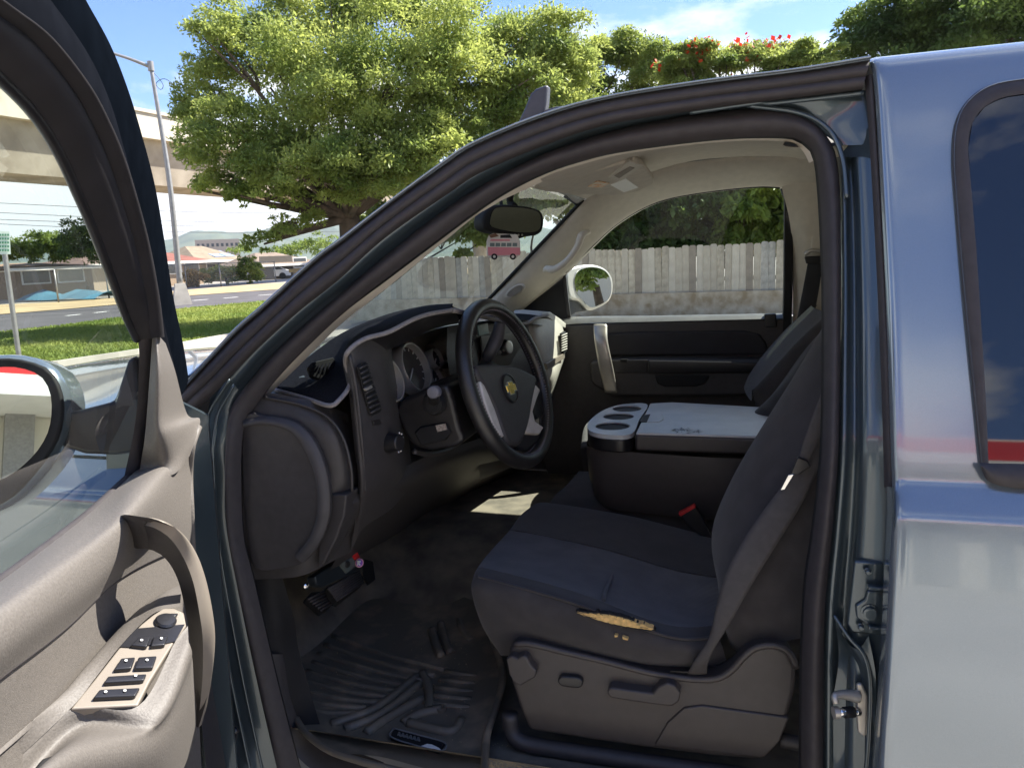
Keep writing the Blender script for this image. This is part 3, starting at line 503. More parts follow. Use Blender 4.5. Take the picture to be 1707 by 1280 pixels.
# roof, A-pillar skin
rl = cr(LS(US, L0, .0), 60); roofrows = [rl]
for dy, dz in ((.02, .003), (.10, .013), (.35, .034), (.80, .045), (1.25, .038), (1.5, .02), (1.56, .0), (1.60, -.03)):
    rr = rl.copy(); keep = rr[:, 2] > 1.0; rr[:, 1] = rl[:, 1] * (1 - dy / 2.2) + dy; rr[:, 2] += dz; roofrows.append(rr)
top = [r[26:] for r in roofrows]     # only the roof proper, behind the windshield header
ext_ = top
solid(mesh('roof_panel', np.vstack(ext_), grid_faces(len(ext_), len(ext_[0])), M_paint, truck), .006, -1)
jamb = part('door_frame')
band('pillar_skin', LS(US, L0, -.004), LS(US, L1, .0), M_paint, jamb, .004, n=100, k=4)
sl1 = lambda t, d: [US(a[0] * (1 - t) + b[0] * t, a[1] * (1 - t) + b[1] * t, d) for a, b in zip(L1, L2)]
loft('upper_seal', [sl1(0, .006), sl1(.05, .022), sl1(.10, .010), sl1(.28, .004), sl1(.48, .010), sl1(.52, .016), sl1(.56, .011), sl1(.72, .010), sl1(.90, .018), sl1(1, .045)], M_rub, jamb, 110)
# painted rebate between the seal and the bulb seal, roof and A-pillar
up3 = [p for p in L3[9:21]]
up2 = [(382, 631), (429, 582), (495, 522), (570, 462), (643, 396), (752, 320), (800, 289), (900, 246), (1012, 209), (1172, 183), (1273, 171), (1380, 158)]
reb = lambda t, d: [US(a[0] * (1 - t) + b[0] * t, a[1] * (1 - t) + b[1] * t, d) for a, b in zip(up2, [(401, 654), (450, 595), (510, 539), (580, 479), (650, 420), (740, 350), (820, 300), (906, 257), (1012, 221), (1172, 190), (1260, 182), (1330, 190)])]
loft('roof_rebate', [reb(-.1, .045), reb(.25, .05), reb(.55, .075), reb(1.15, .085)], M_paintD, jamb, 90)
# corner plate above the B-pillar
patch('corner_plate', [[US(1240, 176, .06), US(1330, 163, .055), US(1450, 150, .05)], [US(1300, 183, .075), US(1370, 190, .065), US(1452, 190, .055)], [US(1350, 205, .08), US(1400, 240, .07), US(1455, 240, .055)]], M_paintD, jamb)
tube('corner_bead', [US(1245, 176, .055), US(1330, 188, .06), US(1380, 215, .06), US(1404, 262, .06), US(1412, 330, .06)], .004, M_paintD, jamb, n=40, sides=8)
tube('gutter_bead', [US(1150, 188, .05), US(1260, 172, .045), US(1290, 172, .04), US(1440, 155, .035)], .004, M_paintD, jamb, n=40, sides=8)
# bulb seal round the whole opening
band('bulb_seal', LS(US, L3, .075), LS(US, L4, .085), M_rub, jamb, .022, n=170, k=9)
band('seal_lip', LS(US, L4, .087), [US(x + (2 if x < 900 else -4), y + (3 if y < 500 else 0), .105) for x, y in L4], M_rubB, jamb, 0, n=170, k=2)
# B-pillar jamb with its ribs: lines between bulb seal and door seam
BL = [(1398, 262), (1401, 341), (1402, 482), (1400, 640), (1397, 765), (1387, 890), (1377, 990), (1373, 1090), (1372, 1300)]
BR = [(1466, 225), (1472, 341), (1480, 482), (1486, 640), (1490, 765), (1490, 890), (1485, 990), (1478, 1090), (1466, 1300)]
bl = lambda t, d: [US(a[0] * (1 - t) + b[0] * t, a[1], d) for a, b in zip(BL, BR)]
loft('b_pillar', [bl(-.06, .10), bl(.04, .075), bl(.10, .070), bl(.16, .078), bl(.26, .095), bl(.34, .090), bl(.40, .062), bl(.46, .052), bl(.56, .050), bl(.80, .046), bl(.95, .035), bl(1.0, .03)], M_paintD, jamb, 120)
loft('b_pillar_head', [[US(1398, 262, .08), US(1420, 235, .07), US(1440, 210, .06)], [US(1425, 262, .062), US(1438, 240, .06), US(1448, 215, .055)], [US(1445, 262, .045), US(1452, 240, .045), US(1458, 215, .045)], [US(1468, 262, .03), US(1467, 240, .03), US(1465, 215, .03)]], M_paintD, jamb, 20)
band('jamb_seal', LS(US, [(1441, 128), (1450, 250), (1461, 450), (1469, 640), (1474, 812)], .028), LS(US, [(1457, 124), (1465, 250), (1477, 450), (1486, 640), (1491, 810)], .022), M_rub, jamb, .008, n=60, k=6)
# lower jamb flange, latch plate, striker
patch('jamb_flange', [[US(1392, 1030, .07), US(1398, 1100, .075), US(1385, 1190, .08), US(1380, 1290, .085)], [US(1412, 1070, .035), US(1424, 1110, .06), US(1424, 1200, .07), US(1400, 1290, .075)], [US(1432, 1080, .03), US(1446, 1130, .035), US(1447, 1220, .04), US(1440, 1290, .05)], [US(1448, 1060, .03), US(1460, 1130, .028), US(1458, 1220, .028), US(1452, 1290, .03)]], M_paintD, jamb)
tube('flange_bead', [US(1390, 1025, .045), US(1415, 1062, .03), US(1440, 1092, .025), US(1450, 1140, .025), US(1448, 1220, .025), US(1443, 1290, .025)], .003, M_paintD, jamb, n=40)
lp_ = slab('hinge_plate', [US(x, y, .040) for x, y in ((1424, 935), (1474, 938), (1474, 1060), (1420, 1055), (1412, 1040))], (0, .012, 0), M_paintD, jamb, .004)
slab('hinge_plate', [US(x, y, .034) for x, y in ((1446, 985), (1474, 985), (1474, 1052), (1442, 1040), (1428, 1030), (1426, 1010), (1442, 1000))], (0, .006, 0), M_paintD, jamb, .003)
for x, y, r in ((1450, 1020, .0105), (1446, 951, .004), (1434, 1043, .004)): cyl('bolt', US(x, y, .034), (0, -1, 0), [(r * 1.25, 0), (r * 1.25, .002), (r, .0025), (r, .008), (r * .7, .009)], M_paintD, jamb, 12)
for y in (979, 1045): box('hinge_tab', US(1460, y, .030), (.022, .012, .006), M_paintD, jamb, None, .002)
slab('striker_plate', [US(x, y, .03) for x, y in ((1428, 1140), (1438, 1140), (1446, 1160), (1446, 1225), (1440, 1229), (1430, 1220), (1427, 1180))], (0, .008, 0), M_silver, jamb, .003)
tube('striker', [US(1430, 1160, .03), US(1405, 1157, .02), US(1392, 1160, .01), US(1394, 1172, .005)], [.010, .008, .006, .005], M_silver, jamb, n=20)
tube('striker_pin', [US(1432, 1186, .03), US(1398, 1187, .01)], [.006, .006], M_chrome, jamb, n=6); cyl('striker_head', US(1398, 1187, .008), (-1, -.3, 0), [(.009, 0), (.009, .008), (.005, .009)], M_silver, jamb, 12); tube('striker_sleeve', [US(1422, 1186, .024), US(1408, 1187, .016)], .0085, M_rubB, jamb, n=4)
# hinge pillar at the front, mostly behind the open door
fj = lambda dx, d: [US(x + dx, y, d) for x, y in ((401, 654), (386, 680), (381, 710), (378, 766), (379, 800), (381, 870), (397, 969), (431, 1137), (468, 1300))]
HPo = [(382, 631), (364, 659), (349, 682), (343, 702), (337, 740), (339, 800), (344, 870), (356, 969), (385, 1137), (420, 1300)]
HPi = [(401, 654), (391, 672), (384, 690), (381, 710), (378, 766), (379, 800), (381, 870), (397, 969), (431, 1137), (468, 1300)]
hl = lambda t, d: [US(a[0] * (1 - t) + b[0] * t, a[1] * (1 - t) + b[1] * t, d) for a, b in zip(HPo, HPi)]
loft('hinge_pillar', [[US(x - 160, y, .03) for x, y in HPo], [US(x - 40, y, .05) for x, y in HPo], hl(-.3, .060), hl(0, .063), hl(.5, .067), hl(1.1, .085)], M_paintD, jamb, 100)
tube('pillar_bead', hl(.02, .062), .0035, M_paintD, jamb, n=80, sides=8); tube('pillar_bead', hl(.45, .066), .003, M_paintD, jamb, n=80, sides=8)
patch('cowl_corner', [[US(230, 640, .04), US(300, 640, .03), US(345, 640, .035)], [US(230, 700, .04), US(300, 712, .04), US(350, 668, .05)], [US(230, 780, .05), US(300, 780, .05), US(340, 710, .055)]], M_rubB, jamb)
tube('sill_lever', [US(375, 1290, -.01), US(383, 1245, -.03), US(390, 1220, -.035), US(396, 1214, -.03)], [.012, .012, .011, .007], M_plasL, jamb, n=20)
# ---- rear door: one skin from sill to roof, seam on its leading edge
prof = [(.34, 1.834), (.27, 1.828), (.225, 1.822), (.195, 1.8155), (.178, 1.804), (.165, 1.772), (.130, 1.66), (.075, 1.47), (.035, 1.335), (.004, 1.232), (.001, 1.218), (-.003, 1.211), (-.022, 1.186), (-.028, 1.176), (-.031, 1.167), (-.046, 1.10), (-.055, 1.03), (-.060, .95), (-.061, .85), (-.057, .70), (-.043, .55), (-.02, .46)]
sx = []
for y_, z_ in prof:
    best = None
    pts = SEAM + SEAML[1:]
    for i in range(len(pts) - 1):
        for t in np.linspace(0, 1, 30):
            q = UY(lerp(pts[i][0], pts[i + 1][0], t), lerp(pts[i][1], pts[i + 1][1], t), y_)
            if best is None or abs(q.z - z_) < best[0]: best = (abs(q.z - z_), q.x)
    sx.append(best[1])
cols = [0, .004, .02, .06, .15, .3, .5, .75, 1.0]
PV = np.array([[(x0 + (0 if c == 0 else c), y_ + (.012 if c == 0 else 0), z_) for c in cols] for (y_, z_), x0 in zip(prof, sx)])
rd = part('rear_door')
band('door_edge', LS(US, [(x - 12, y) for x, y in SEAML], .012), [US(x + 1, y, -.028) for x, y in SEAML], M_paint, rd, .004, n=40)
rp = [(.335, 1.8335), (.6, 1.848), (.97, 1.855), (1.4, 1.85), (1.6, 1.83), (1.74, 1.78)]
mesh('rear_roof', [(x_, y_, z_) for y_, z_ in rp for x_ in (sx[0] - .03, .9, 1.66)], grid_faces(len(rp), 3), M_paint, truck)

sk = mesh('skin', PV.reshape(-1, 3), grid_faces(len(prof), len(cols)), M_paint, rd); md = sk.modifiers.new('ss', 'SUBSURF'); md.levels = 2; md.render_levels = 2
RS = lambda x, y, d=-.006: UP(x, y, (0, .004 + d, 1.232), (0, 1, -(.165 - .004) / (1.772 - 1.232)))
WO = [(1634, 772), (1623, 660), (1605, 482), (1593, 341), (1588, 262), (1593, 205), (1612, 168), (1650, 142), (1707, 131), (1800, 122)]
WI = [(1648, 772), (1643, 660), (1629, 435), (1618, 300), (1614, 247), (1621, 205), (1642, 178), (1672, 163), (1707, 157), (1800, 146)]
band('window_surround', LS(RS, WO, -.006), LS(RS, WI, -.010), M_rub, rd, .003, n=60)
band('surround_edge', LS(RS, WO, -.002), LS(RS, [(x + 3, y + 1) for x, y in WO], -.008), M_paint, rd, .003, n=60)
slab('window', [RS(x, y, -.008) for x, y in WI[::-1][:]] [:] + [RS(1800, 774, -.008)], (0, .004, 0), M_tint, rd)
band('belt_moulding', LS(RS, [(1632, 770), (1648, 772), (1700, 773), (1800, 775)], -.012), LS(RS, [(1634, 778), (1650, 803), (1700, 814), (1800, 818)], -.012), M_rub, rd, .008, n=40)
# ---- hood, fender, cowl, windshield
HZ = 1.215
hood = patch('hood', [[(-1.08, .06, HZ - .03), (-1.6, .05, HZ - .03), (-2.25, .08, HZ - .075), (-2.34, .12, HZ - .14)], [(-1.10, .16, HZ + .005), (-1.6, .16, HZ + .005), (-2.27, .2, HZ - .035), (-2.38, .24, HZ - .12)], [(-1.22, .5, HZ + .02), (-1.7, .5, HZ + .025), (-2.3, .5, HZ - .015), (-2.42, .5, HZ - .1)], [(-1.28, .97, HZ + .04), (-1.7, .97, HZ + .045), (-2.32, .97, HZ), (-2.45, .97, HZ - .09)], [(-1.22, 1.44, HZ + .02), (-1.7, 1.44, HZ + .025), (-2.3, 1.44, HZ - .015), (-2.42, 1.44, HZ - .1)], [(-1.08, 1.88, HZ - .03), (-1.6, 1.89, HZ - .03), (-2.25, 1.86, HZ - .075), (-2.34, 1.82, HZ - .14)]], M_paint, truck)
patch('front_fender', [[(-1.0, .05, HZ - .035), (-1.6, .045, HZ - .035), (-2.3, .085, HZ - .09)], [(-1.0, .0, HZ - .075), (-1.6, -.01, HZ - .075), (-2.3, .03, HZ - .13)], [(-1.0, -.03, HZ - .11), (-1.6, -.035, HZ - .11), (-2.3, .0, HZ - .17)], [(-1.0, -.035, .9), (-1.6, -.04, .95), (-2.35, .0, .9)], [(-1.0, -.02, .5), (-1.6, -.02, .8), (-2.35, .03, .5)]], M_paint, truck)
patch('front_end', [[(-2.34, .1, HZ - .13), (-2.45, .97, HZ - .09), (-2.34, 1.84, HZ - .13)], [(-2.42, .1, .9), (-2.55, .97, .9), (-2.42, 1.84, .9)], [(-2.4, .1, .45), (-2.5, .97, .45), (-2.4, 1.84, .45)]], M_paint, truck)
patch('far_fender', [[(-1.0, 1.9, HZ - .03), (-1.6, 1.9, HZ - .03), (-2.3, 1.86, HZ - .08)], [(-1.0, 1.96, HZ - .1), (-1.6, 1.97, HZ - .1), (-2.3, 1.92, HZ - .17)], [(-1.0, 1.96, .5), (-1.6, 1.96, .7), (-2.3, 1.9, .5)]], M_paint, truck)
cw = patch('cowl', [[(-.99, .10, 1.24), (-1.17, .5, 1.245), (-1.22, .97, 1.25), (-1.17, 1.44, 1.245), (-.99, 1.84, 1.24)], [(-1.09, .10, 1.215), (-1.26, .5, 1.235), (-1.31, .97, 1.25), (-1.26, 1.44, 1.235), (-1.09, 1.84, 1.215)]], M_plasL, truck)
for k in range(16): t = k / 15; box('louvre', (-1.04 - .13 * t, .16 + .42 * t, 1.243), (.10, .010, .010), M_plasL, cw, Matrix.Rotation(-.3, 3, 'Z'))
# windshield: near edge behind the A-pillar, far edge at the passenger pillar
WF_b, WF_t = UY(812, 502, 1.68), UY(972, 333, 1.52)
WN_b, WN_t = Vector((WF_b.x - .03, .20, WF_b.z - .08)), UY(868, 306, .42)
WN_t.x = WF_t.x + .02; WN_t.z = WF_t.z + .01
cb, ct = lerp(WN_b, WF_b, .5) + Vector((-.24, 0, -.03)), lerp(WN_t, WF_t, .5) + Vector((-.11, 0, .022))
cmid = lambda a, b, f: lerp(a, b, f)
wrows = []
for f in (-.12, 0, .33, .66, 1.0): wrows.append([lerp(WN_b, WN_t, f), lerp(lerp(WN_b, cb, .55) + Vector((-.045, 0, 0)), lerp(WN_t, ct, .55) + Vector((-.02, 0, .004)), f), lerp(cb, ct, f), lerp(lerp(WF_b, cb, .55) + Vector((-.045, 0, 0)), lerp(WF_t, ct, .55) + Vector((-.02, 0, .004)), f), lerp(WF_b, WF_t, f)])
wi = patch('windshield', wrows, M_wind, truck)
tube('windshield_edge', [lerp(WF_b, WF_t, f) for f in (-.1, .3, .6, 1.0)], .007, M_rubB, truck, n=20, sides=6)
wh = [wrows[-1][i] for i in range(5)]
# wiper
tube('wiper', [(-1.20, .55, 1.285), (-1.24, .95, 1.30), (-1.20, 1.35, 1.295)], .008, M_rubB, truck, n=20, sides=6); tube('wiper', [(-1.10, .3, 1.27), (-1.16, .6, 1.29), (-1.2, .9, 1.30)], .008, M_rubB, truck, n=20, sides=6)
# roof antenna fin
slab('roof_antenna', [UY(x, y, .80) for x, y in ((862, 205), (872, 184), (884, 156), (892, 148), (913, 140), (911, 170), (908, 186), (905, 205))], (0, .04, 0), mat('antenna_grey', (.06, .06, .07), .4), truck, .008); slab('antenna_foot', [UY(x, y, .78) for x, y in ((900, 205), (906, 184), (925, 178), (945, 176), (960, 200))], (0, .08, 0), mat('antenna_grey', (.06, .06, .07), .4), truck, .004)
# ---- driver door, swung open ---------------------------------------------------------------------
dr = part('driver_door', 'open driver door with sunlit grey vinyl panel')
slab('outer_skin', [DP(s, 0, z) for s, z in ((0.02, .5), (0.0, .9), (.01, 1.20), (1.08, 1.22), (1.10, .9), (1.06, .5))], DN * .05, M_paint, dr, .01)
D = lambda pts: [UD(*p) for p in pts]
IP = [D([(-90, 1035, .045), (60, 925, .045), (150, 855, .045), (213, 797, .045), (234, 776, .045)]), D([(-90, 1060, .085), (68, 948, .085), (165, 878, .085), (232, 812, .085), (316, 742, .085)]), D([(-90, 1085, .105), (75, 972, .105), (172, 900, .105), (245, 835, .105), (318, 780, .095)]), D([(-90, 1150, .115), (60, 1040, .115), (165, 960, .115), (240, 890, .112), (319, 850, .10)]), D([(-90, 1215, .105), (0, 1132, .105), (112, 1046, .105), (214, 955, .10), (320, 905, .095)]), D([(-90, 1290, .092), (0, 1240, .092), (100, 1150, .092), (206, 1060, .09), (322, 985, .09)]), D([(-90, 1420, .09), (0, 1400, .09), (100, 1330, .09), (205, 1260, .09), (330, 1150, .09)]), D([(-90, 1900, .085), (0, 1880, .085), (100, 1800, .085), (230, 1700, .085), (345, 1500, .085)])]
patch('inner_panel', IP[:5], M_doorp, dr); patch('cloth_insert', [[q - DN * .004 for q in IP[4]]] + IP[5:], M_doorc, dr); tube('insert_seam', [q - DN * .001 for q in IP[4]], .0014, M_rub, dr, n=60, sides=5)
patch('sail_panel', [D([(254, 561, .05), (264, 560, .056), (276, 572, .05)]), D([(250, 620, .055), (268, 618, .072), (292, 618, .06)]), D([(244, 700, .055), (270, 695, .080), (312, 690, .065)]), D([(240, 740, .055), (278, 725, .088), (333, 698, .082)]), D([(234, 776, .05), (285, 765, .092), (328, 726, .095)]), D([(232, 800, .06), (290, 790, .1), (316, 760, .1)])], M_doorp, dr)
tube('panel_edge', D([(331, 712, .09), (320, 745, .093), (316, 790, .095), (318, 850, .098), (321, 920, .09), (325, 1000, .085)]), .0055, M_doorp, dr, n=40)
slab('front_edge', [DP(.05, .0, .55), DP(.05, .085, .55), DP(.05, .085, 1.30), DP(.05, .03, 1.33), DP(.045, .0, 1.2)], DD * .01, M_paintD, dr)
patch('lower_carpet', [D([(320, 1040, .092), (330, 1150, .092), (345, 1290, .092)]), D([(345, 1040, .03), (375, 1150, .03), (420, 1290, .03)])], M_rub, dr)
W0 = [(118, -50), (143, 0), (184, 75), (213, 148), (236, 223), (259, 312), (274, 400), (289, 495), (306, 577), (314, 628)]
W1 = [(48, -40), (84, 0), (148, 92), (184, 171), (206, 245), (225, 320), (242, 410), (258, 490), (276, 570), (302, 660)]
W2 = [(-50, -22), (0, 12), (66, 62), (131, 141), (165, 200), (190, 255), (213, 322), (238, 410), (256, 500), (264, 562)]
W2d = [(lambda t: (t[0] / math.hypot(*t), t[1] / math.hypot(*t)))((W2[min(i + 1, 9)][0] - W2[max(i - 1, 0)][0], W2[min(i + 1, 9)][1] - W2[max(i - 1, 0)][1])) for i in range(10)]
W2b = [(x - 13 * d[1], y + 13 * d[0]) for (x, y), d in zip(W2, W2d)]
W3 = [(-50, 85), (0, 131), (56, 190), (98, 256), (131, 328), (152, 376), (171, 425), (190, 475), (210, 528), (228, 566)]
band('window_frame', LS(UD, W0, .012), LS(UD, W1, .034), mat('door_edge_paint', (.003, .0042, .0065), .8, .0, spec=.0), dr, .003, DN, n=70)
band('frame_seal', LS(UD, W1, .036), LS(UD, W2, .050), mat('frame_black', (.007, .008, .011), .8, spec=.0), dr, .004, DN, n=70)
M_fr = mat('frame_rubber', (.020, .018, .020), .6, spec=.35)
band('frame_bead', LS(UD, W2, .052), LS(UD, W2b, .054), M_fr, dr, .012, DN, n=70)
band('inner_frame', LS(UD, W2b, .052), LS(UD, W3, .035), M_fr, dr, .010, DN, n=70)
tube('glass_run', LS(UD, W3, .034), .005, M_plasL, dr, n=60, sides=8)
band('run_channel', LS(UD, [(228, 552), (232, 600), (226, 700), (206, 800)], .036), LS(UD, [(256, 560), (250, 620), (244, 700), (236, 780)], .046), M_rub, dr, .006, DN, n=40)
sheet('window_glass', [UD(x, y, .022) for x, y in W3 + [(238, 640), (232, 776), (213, 800), (150, 858), (60, 928), (-90, 1038)]], M_glass, dr)
tube('belt_seal', D([(-90, 1035, .04), (60, 925, .04), (150, 855, .04), (213, 797, .04)]), .006, M_rub, dr, n=30)
# pull handle
HO = [(226, 868), (250, 863), (290, 880), (320, 912), (340, 960), (353, 1020), (357, 1065), (352, 1120), (343, 1170), (331, 1212)]
HI = [(222, 881), (246, 876), (279, 893), (304, 926), (322, 970), (333, 1025), (338, 1066), (338, 1120), (334, 1170), (329, 1204)]
HK = [(203, 888), (222, 912), (252, 916), (277, 932), (296, 965), (308, 1012), (316, 1062), (319, 1120), (323, 1175), (327, 1200)]
hn = [.115, .14, .165, .18, .185, .185, .18, .165, .14, .115]
hd = part_h = D([(x, y, n_) for (x, y), n_ in zip(HO, hn)]); hi = D([(x, y, n_ - .006) for (x, y), n_ in zip(HI, hn)]); hk = D([(x, y, n_ - .03) for (x, y), n_ in zip(HK, hn)])
band('handle_trim', hd, hi, M_champ, dr, .006, DN + Vector((0, 0, .4)), n=60); band('handle_grip', hi, hk, M_plas, dr, .003, DN, n=60)
band('handle_back', hd, [p - DD * .018 - DN * .028 for p in hd], M_plas, dr, .0, DN, n=60); band('handle_back', hk, [p - DD * .018 - DN * .028 for p in hd], M_plas, dr, .0, DN, n=60)
band('handle_foot', D([(203, 888, .085), (222, 912, .09), (246, 920, .10)]), D([(200, 880, .09), (226, 868, .115), (250, 863, .14)]), M_plas, dr, .004, DN, n=20)
# armrest and switch plate
bp0 = UD(205, 1105, .135); bn_ = (DN * .35 + Vector((0, 0, .92)) + DD * .22).normalized()
SWP = lambda x, y, h=0.0: UP(x, y, bp0 + bn_ * h, bn_)
BZ = [(117, 1181), (230, 1175), (250, 1135), (290, 1070), (311, 1042), (307, 1020), (290, 1013), (272, 1013), (255, 1024), (235, 1040), (200, 1077), (157, 1132)]
slab('switch_plate', [SWP(x, y, .002) for x, y in BZ], -bn_ * .012, M_champ, dr, .002)
ar = [[SWP(0, 1290), SWP(118, 1182), SWP(231, 1176), SWP(291, 1071), SWP(313, 1043)], [SWP(20, 1300) - bn_ * .012 + DN * .01, SWP(122, 1205) - bn_ * .012 + DN * .01, SWP(250, 1192) - bn_ * .01 + DN * .008, SWP(306, 1085) - bn_ * .01 + DN * .008, SWP(318, 1062) - bn_ * .01], D([(10, 1330, .165), (120, 1250, .17), (262, 1218, .175), (314, 1125, .17), (321, 1100, .16)]), D([(10, 1400, .16), (120, 1320, .165), (266, 1262, .165), (318, 1175, .15), (325, 1150, .14)]), D([(0, 1500, .11), (120, 1420, .11), (268, 1345, .11), (322, 1240, .105), (330, 1200, .10)])]
patch('armrest', ar, M_doorp, dr)
band('armrest_back', [SWP(*p) for p in ((0, 1292), (117, 1181), (157, 1132), (200, 1077), (235, 1040), (262, 1019), (300, 1010))], D([(-20, 1275, .095), (105, 1165, .095), (148, 1112, .095), (196, 1058, .095), (232, 1022, .095), (262, 1000, .095), (312, 975, .09)]), M_doorp, dr, .012, Vector((0, 0, 1)), n=40)
slab('grab_pocket', [SWP(x, y, .002) - DN * .0 for x, y in ((40, 1300), (70, 1262), (140, 1242), (128, 1262), (100, 1300))], -bn_ * .01, M_rubB, dr, .003)
M_sw = mat('switch_black', (.016, .016, .019), .28)
def quad_up(name, q, h, m): return slab(name, [SWP(x, y, .002 + h) for x, y in q], -bn_ * (h + .003), m, dr, .0015)
slab('handle_shadow', [SWP(x, y, .0035) for x, y in ((200, 1077), (228, 1047), (308, 1040), (292, 1068), (276, 1072), (215, 1078))], -bn_ * .003, M_sw, dr)  # dark sheet painting the pull handle's shadow across the switch plate
for q in (((218, 1074), (232, 1060), (252, 1060), (245, 1077)), ((251, 1076), (256, 1060), (281, 1058), (275, 1074)), ((190, 1115), (202, 1096), (226, 1094), (219, 1113)), ((224, 1113), (231, 1094), (262, 1092), (255, 1112)), ((173, 1137), (180, 1126), (245, 1122), (240, 1133)), ((155, 1162), (166, 1148), (234, 1145), (226, 1159))): quad_up('window_switch', q, .005, M_sw)
for x, y in ((236, 1067), (269, 1064), (210, 1101), (245, 1100), (226, 1126), (176, 1153), (208, 1151)): cyl('switch_mark', SWP(x, y, .0078), bn_, [(.0014, 0), (.0014, .0008)], M_white, dr, 10)
cyl('mirror_joystick', SWP(276, 1036, .003), bn_, [(.0115, 0), (.0115, .002), (.0095, .004), (.004, .0045)], M_sw, dr, 24)
quad_up('mirror_selector', ((269, 1027), (274, 1021), (298, 1021), (293, 1027)), .004, M_sw)
# door mirror seen through the glass; its face looks backwards
mp = HINGE + DD * .235 + Vector((0, 0, 1.3)); mn = Vector((.46, -.86, .222)).normalized(); UM = lambda x, y, h=0: UP(x, y, mp + mn * h, mn)
mr = part('driver_mirror')
slab('housing', [UM(x, y) for x, y in ((-120, 640), (-90, 600), (0, 589), (45, 593), (82, 608), (105, 640), (112, 680), (104, 730), (70, 790), (0, 850), (-100, 860))], -mn * .09, M_paint, mr, .02, 40, 3)
slab('bezel', [UM(x, y, .004) for x, y in ((-110, 640), (-80, 608), (0, 597), (42, 601), (78, 615), (98, 645), (104, 682), (95, 730), (62, 782), (0, 840), (-95, 850))], -mn * .012, M_rubB, mr, .004, 40)
slab('mirror_glass', [UM(x, y, .006) for x, y in ((-100, 645), (-75, 622), (0, 612), (36, 614), (66, 626), (82, 650), (86, 685), (78, 725), (50, 765), (0, 800), (-90, 820))], -mn * .004, M_mirror, mr, 0, 40)
slab('mirror_arm', [UM(x, y, -.02) for x, y in ((95, 690), (135, 682), (190, 668), (212, 600), (226, 590), (236, 700), (230, 752), (190, 758), (140, 756), (96, 742))], -mn * .04, M_plasL, mr, .012)
# ================================================================== CABIN
def plate_holes(name, outer, holes, z, depth, m, parent, bevel=0.0):
    cu = bpy.data.curves.new(name, 'CURVE'); cu.dimensions = '2D'; cu.fill_mode = 'BOTH'; cu.extrude = depth / 2; cu.bevel_depth = bevel; cu.bevel_resolution = 2
    for loop in [outer] + holes:
        sp_ = cu.splines.new('POLY'); sp_.points.add(len(loop) - 1); sp_.use_cyclic_u = True
        for q, p in zip(sp_.points, loop): q.co = (p[0], p[1], 0, 1)
    o = bpy.data.objects.new('tmp', cu); COL.objects.link(o); bpy.context.view_layer.update(); me = bpy.data.meshes.new_from_object(o.evaluated_get(bpy.context.evaluated_depsgraph_get())); bpy.data.objects.remove(o); bpy.data.curves.remove(cu)
    me.name = name; me.transform(Matrix.Translation((0, 0, z))); me.materials.clear(); return link(name, me, m, parent, smooth=False)
# ---- headliner, near pillar trim
H_near = [(780, 362), (830, 328), (895, 294), (970, 269), (1049, 251), (1204, 232), (1315, 230), (1352, 250)]
H_far = [(972, 336), (990, 326), (1020, 312), (1090, 286), (1150, 270), (1230, 262), (1310, 262), (1380, 266)]
hr = []
na = [US(x, y, .12) for x, y in H_near]; fa = [UY(x, y, 1.50) for x, y in H_far]
for i in range(8): na[i].z += .004
for t, up in ((0, 0), (.08, .008), (.3, .018), (.55, .022), (.8, .016), (1.0, 0)):
    row = []
    for i, (a, b) in enumerate(zip(na, fa)):
        f_ = min(1, max(0, (i - 0) / 2)); q = lerp(a, b, t); q.z += up
        if i < 2: q = lerp(lerp(Vector(wh[0]), Vector(wh[4]), t), q, .0 if i == 0 else .55) if i else Vector(cru(wh, 20)[int(t * 80)])
        row.append(q)
    hr.append(row + [row[-1] + Vector((.5, 0, .0)), row[-1] + Vector((1.35, 0, -.02))])
hl_ = patch('headliner', hr, M_head, truck)
band('pillar_trim', LS(US, [(425, 670), (457, 635), (495, 594), (570, 523), (640, 467), (716, 410), (817, 336), (895, 293)], .11), LS(US, [(436, 670), (462, 645), (514, 594), (570, 539), (640, 484), (740, 403), (813, 347), (905, 303)], .15), M_trimB, truck, .004, n=60)
band('pillar_trim_inner', LS(US, [(436, 670), (462, 645), (514, 594), (570, 539), (640, 484), (740, 403), (813, 347), (905, 303)], .15), [WN_b + Vector((.05, -.02, .0))] + [lerp(WN_b, WN_t, f) for f in (.3, .6, .85)] + [WN_t], M_trimB, truck, 0, n=60)
band('rail_trim', LS(US, [(800, 348), (895, 293), (970, 268), (1049, 250), (1204, 231), (1315, 229), (1345, 242), (1360, 266)], .11), LS(US, [(806, 352), (899, 299), (974, 273), (1052, 255), (1200, 237), (1308, 236), (1336, 250), (1349, 272)], .13), M_trimB, truck, .003, n=80)
# ---- far side: pillar trim round the passenger window
fp = part('passenger_side_trim')
inner = [(790, 520, 1.68), (812, 502, 1.68), (880, 428, 1.62), (925, 381, 1.57), (972, 335, 1.52), (1020, 312, 1.51), (1090, 286, 1.50), (1150, 270, 1.50), (1230, 262, 1.50), (1310, 262, 1.50), (1380, 266, 1.50)]
outer = [(845, 540, 1.72), (872, 512, 1.72), (942, 453, 1.70), (985, 410, 1.69), (1023, 375, 1.67), (1070, 346, 1.66), (1117, 329, 1.655), (1187, 317, 1.65), (1258, 310, 1.65), (1303, 311, 1.65), (1380, 318, 1.65)]
A_ = [UY(*p) for p in inner]; B_ = [UY(*p) for p in outer]; rows = []
for t, d in ((0, 0), (.2, -.022), (.5, -.030), (.8, -.018), (1, .0), (1.06, .03)): rows.append([lerp(a, b, t) + Vector((0, d, 0)) for a, b in zip(A_, B_)])
patch('pillar_trim', rows, M_trimB, fp)
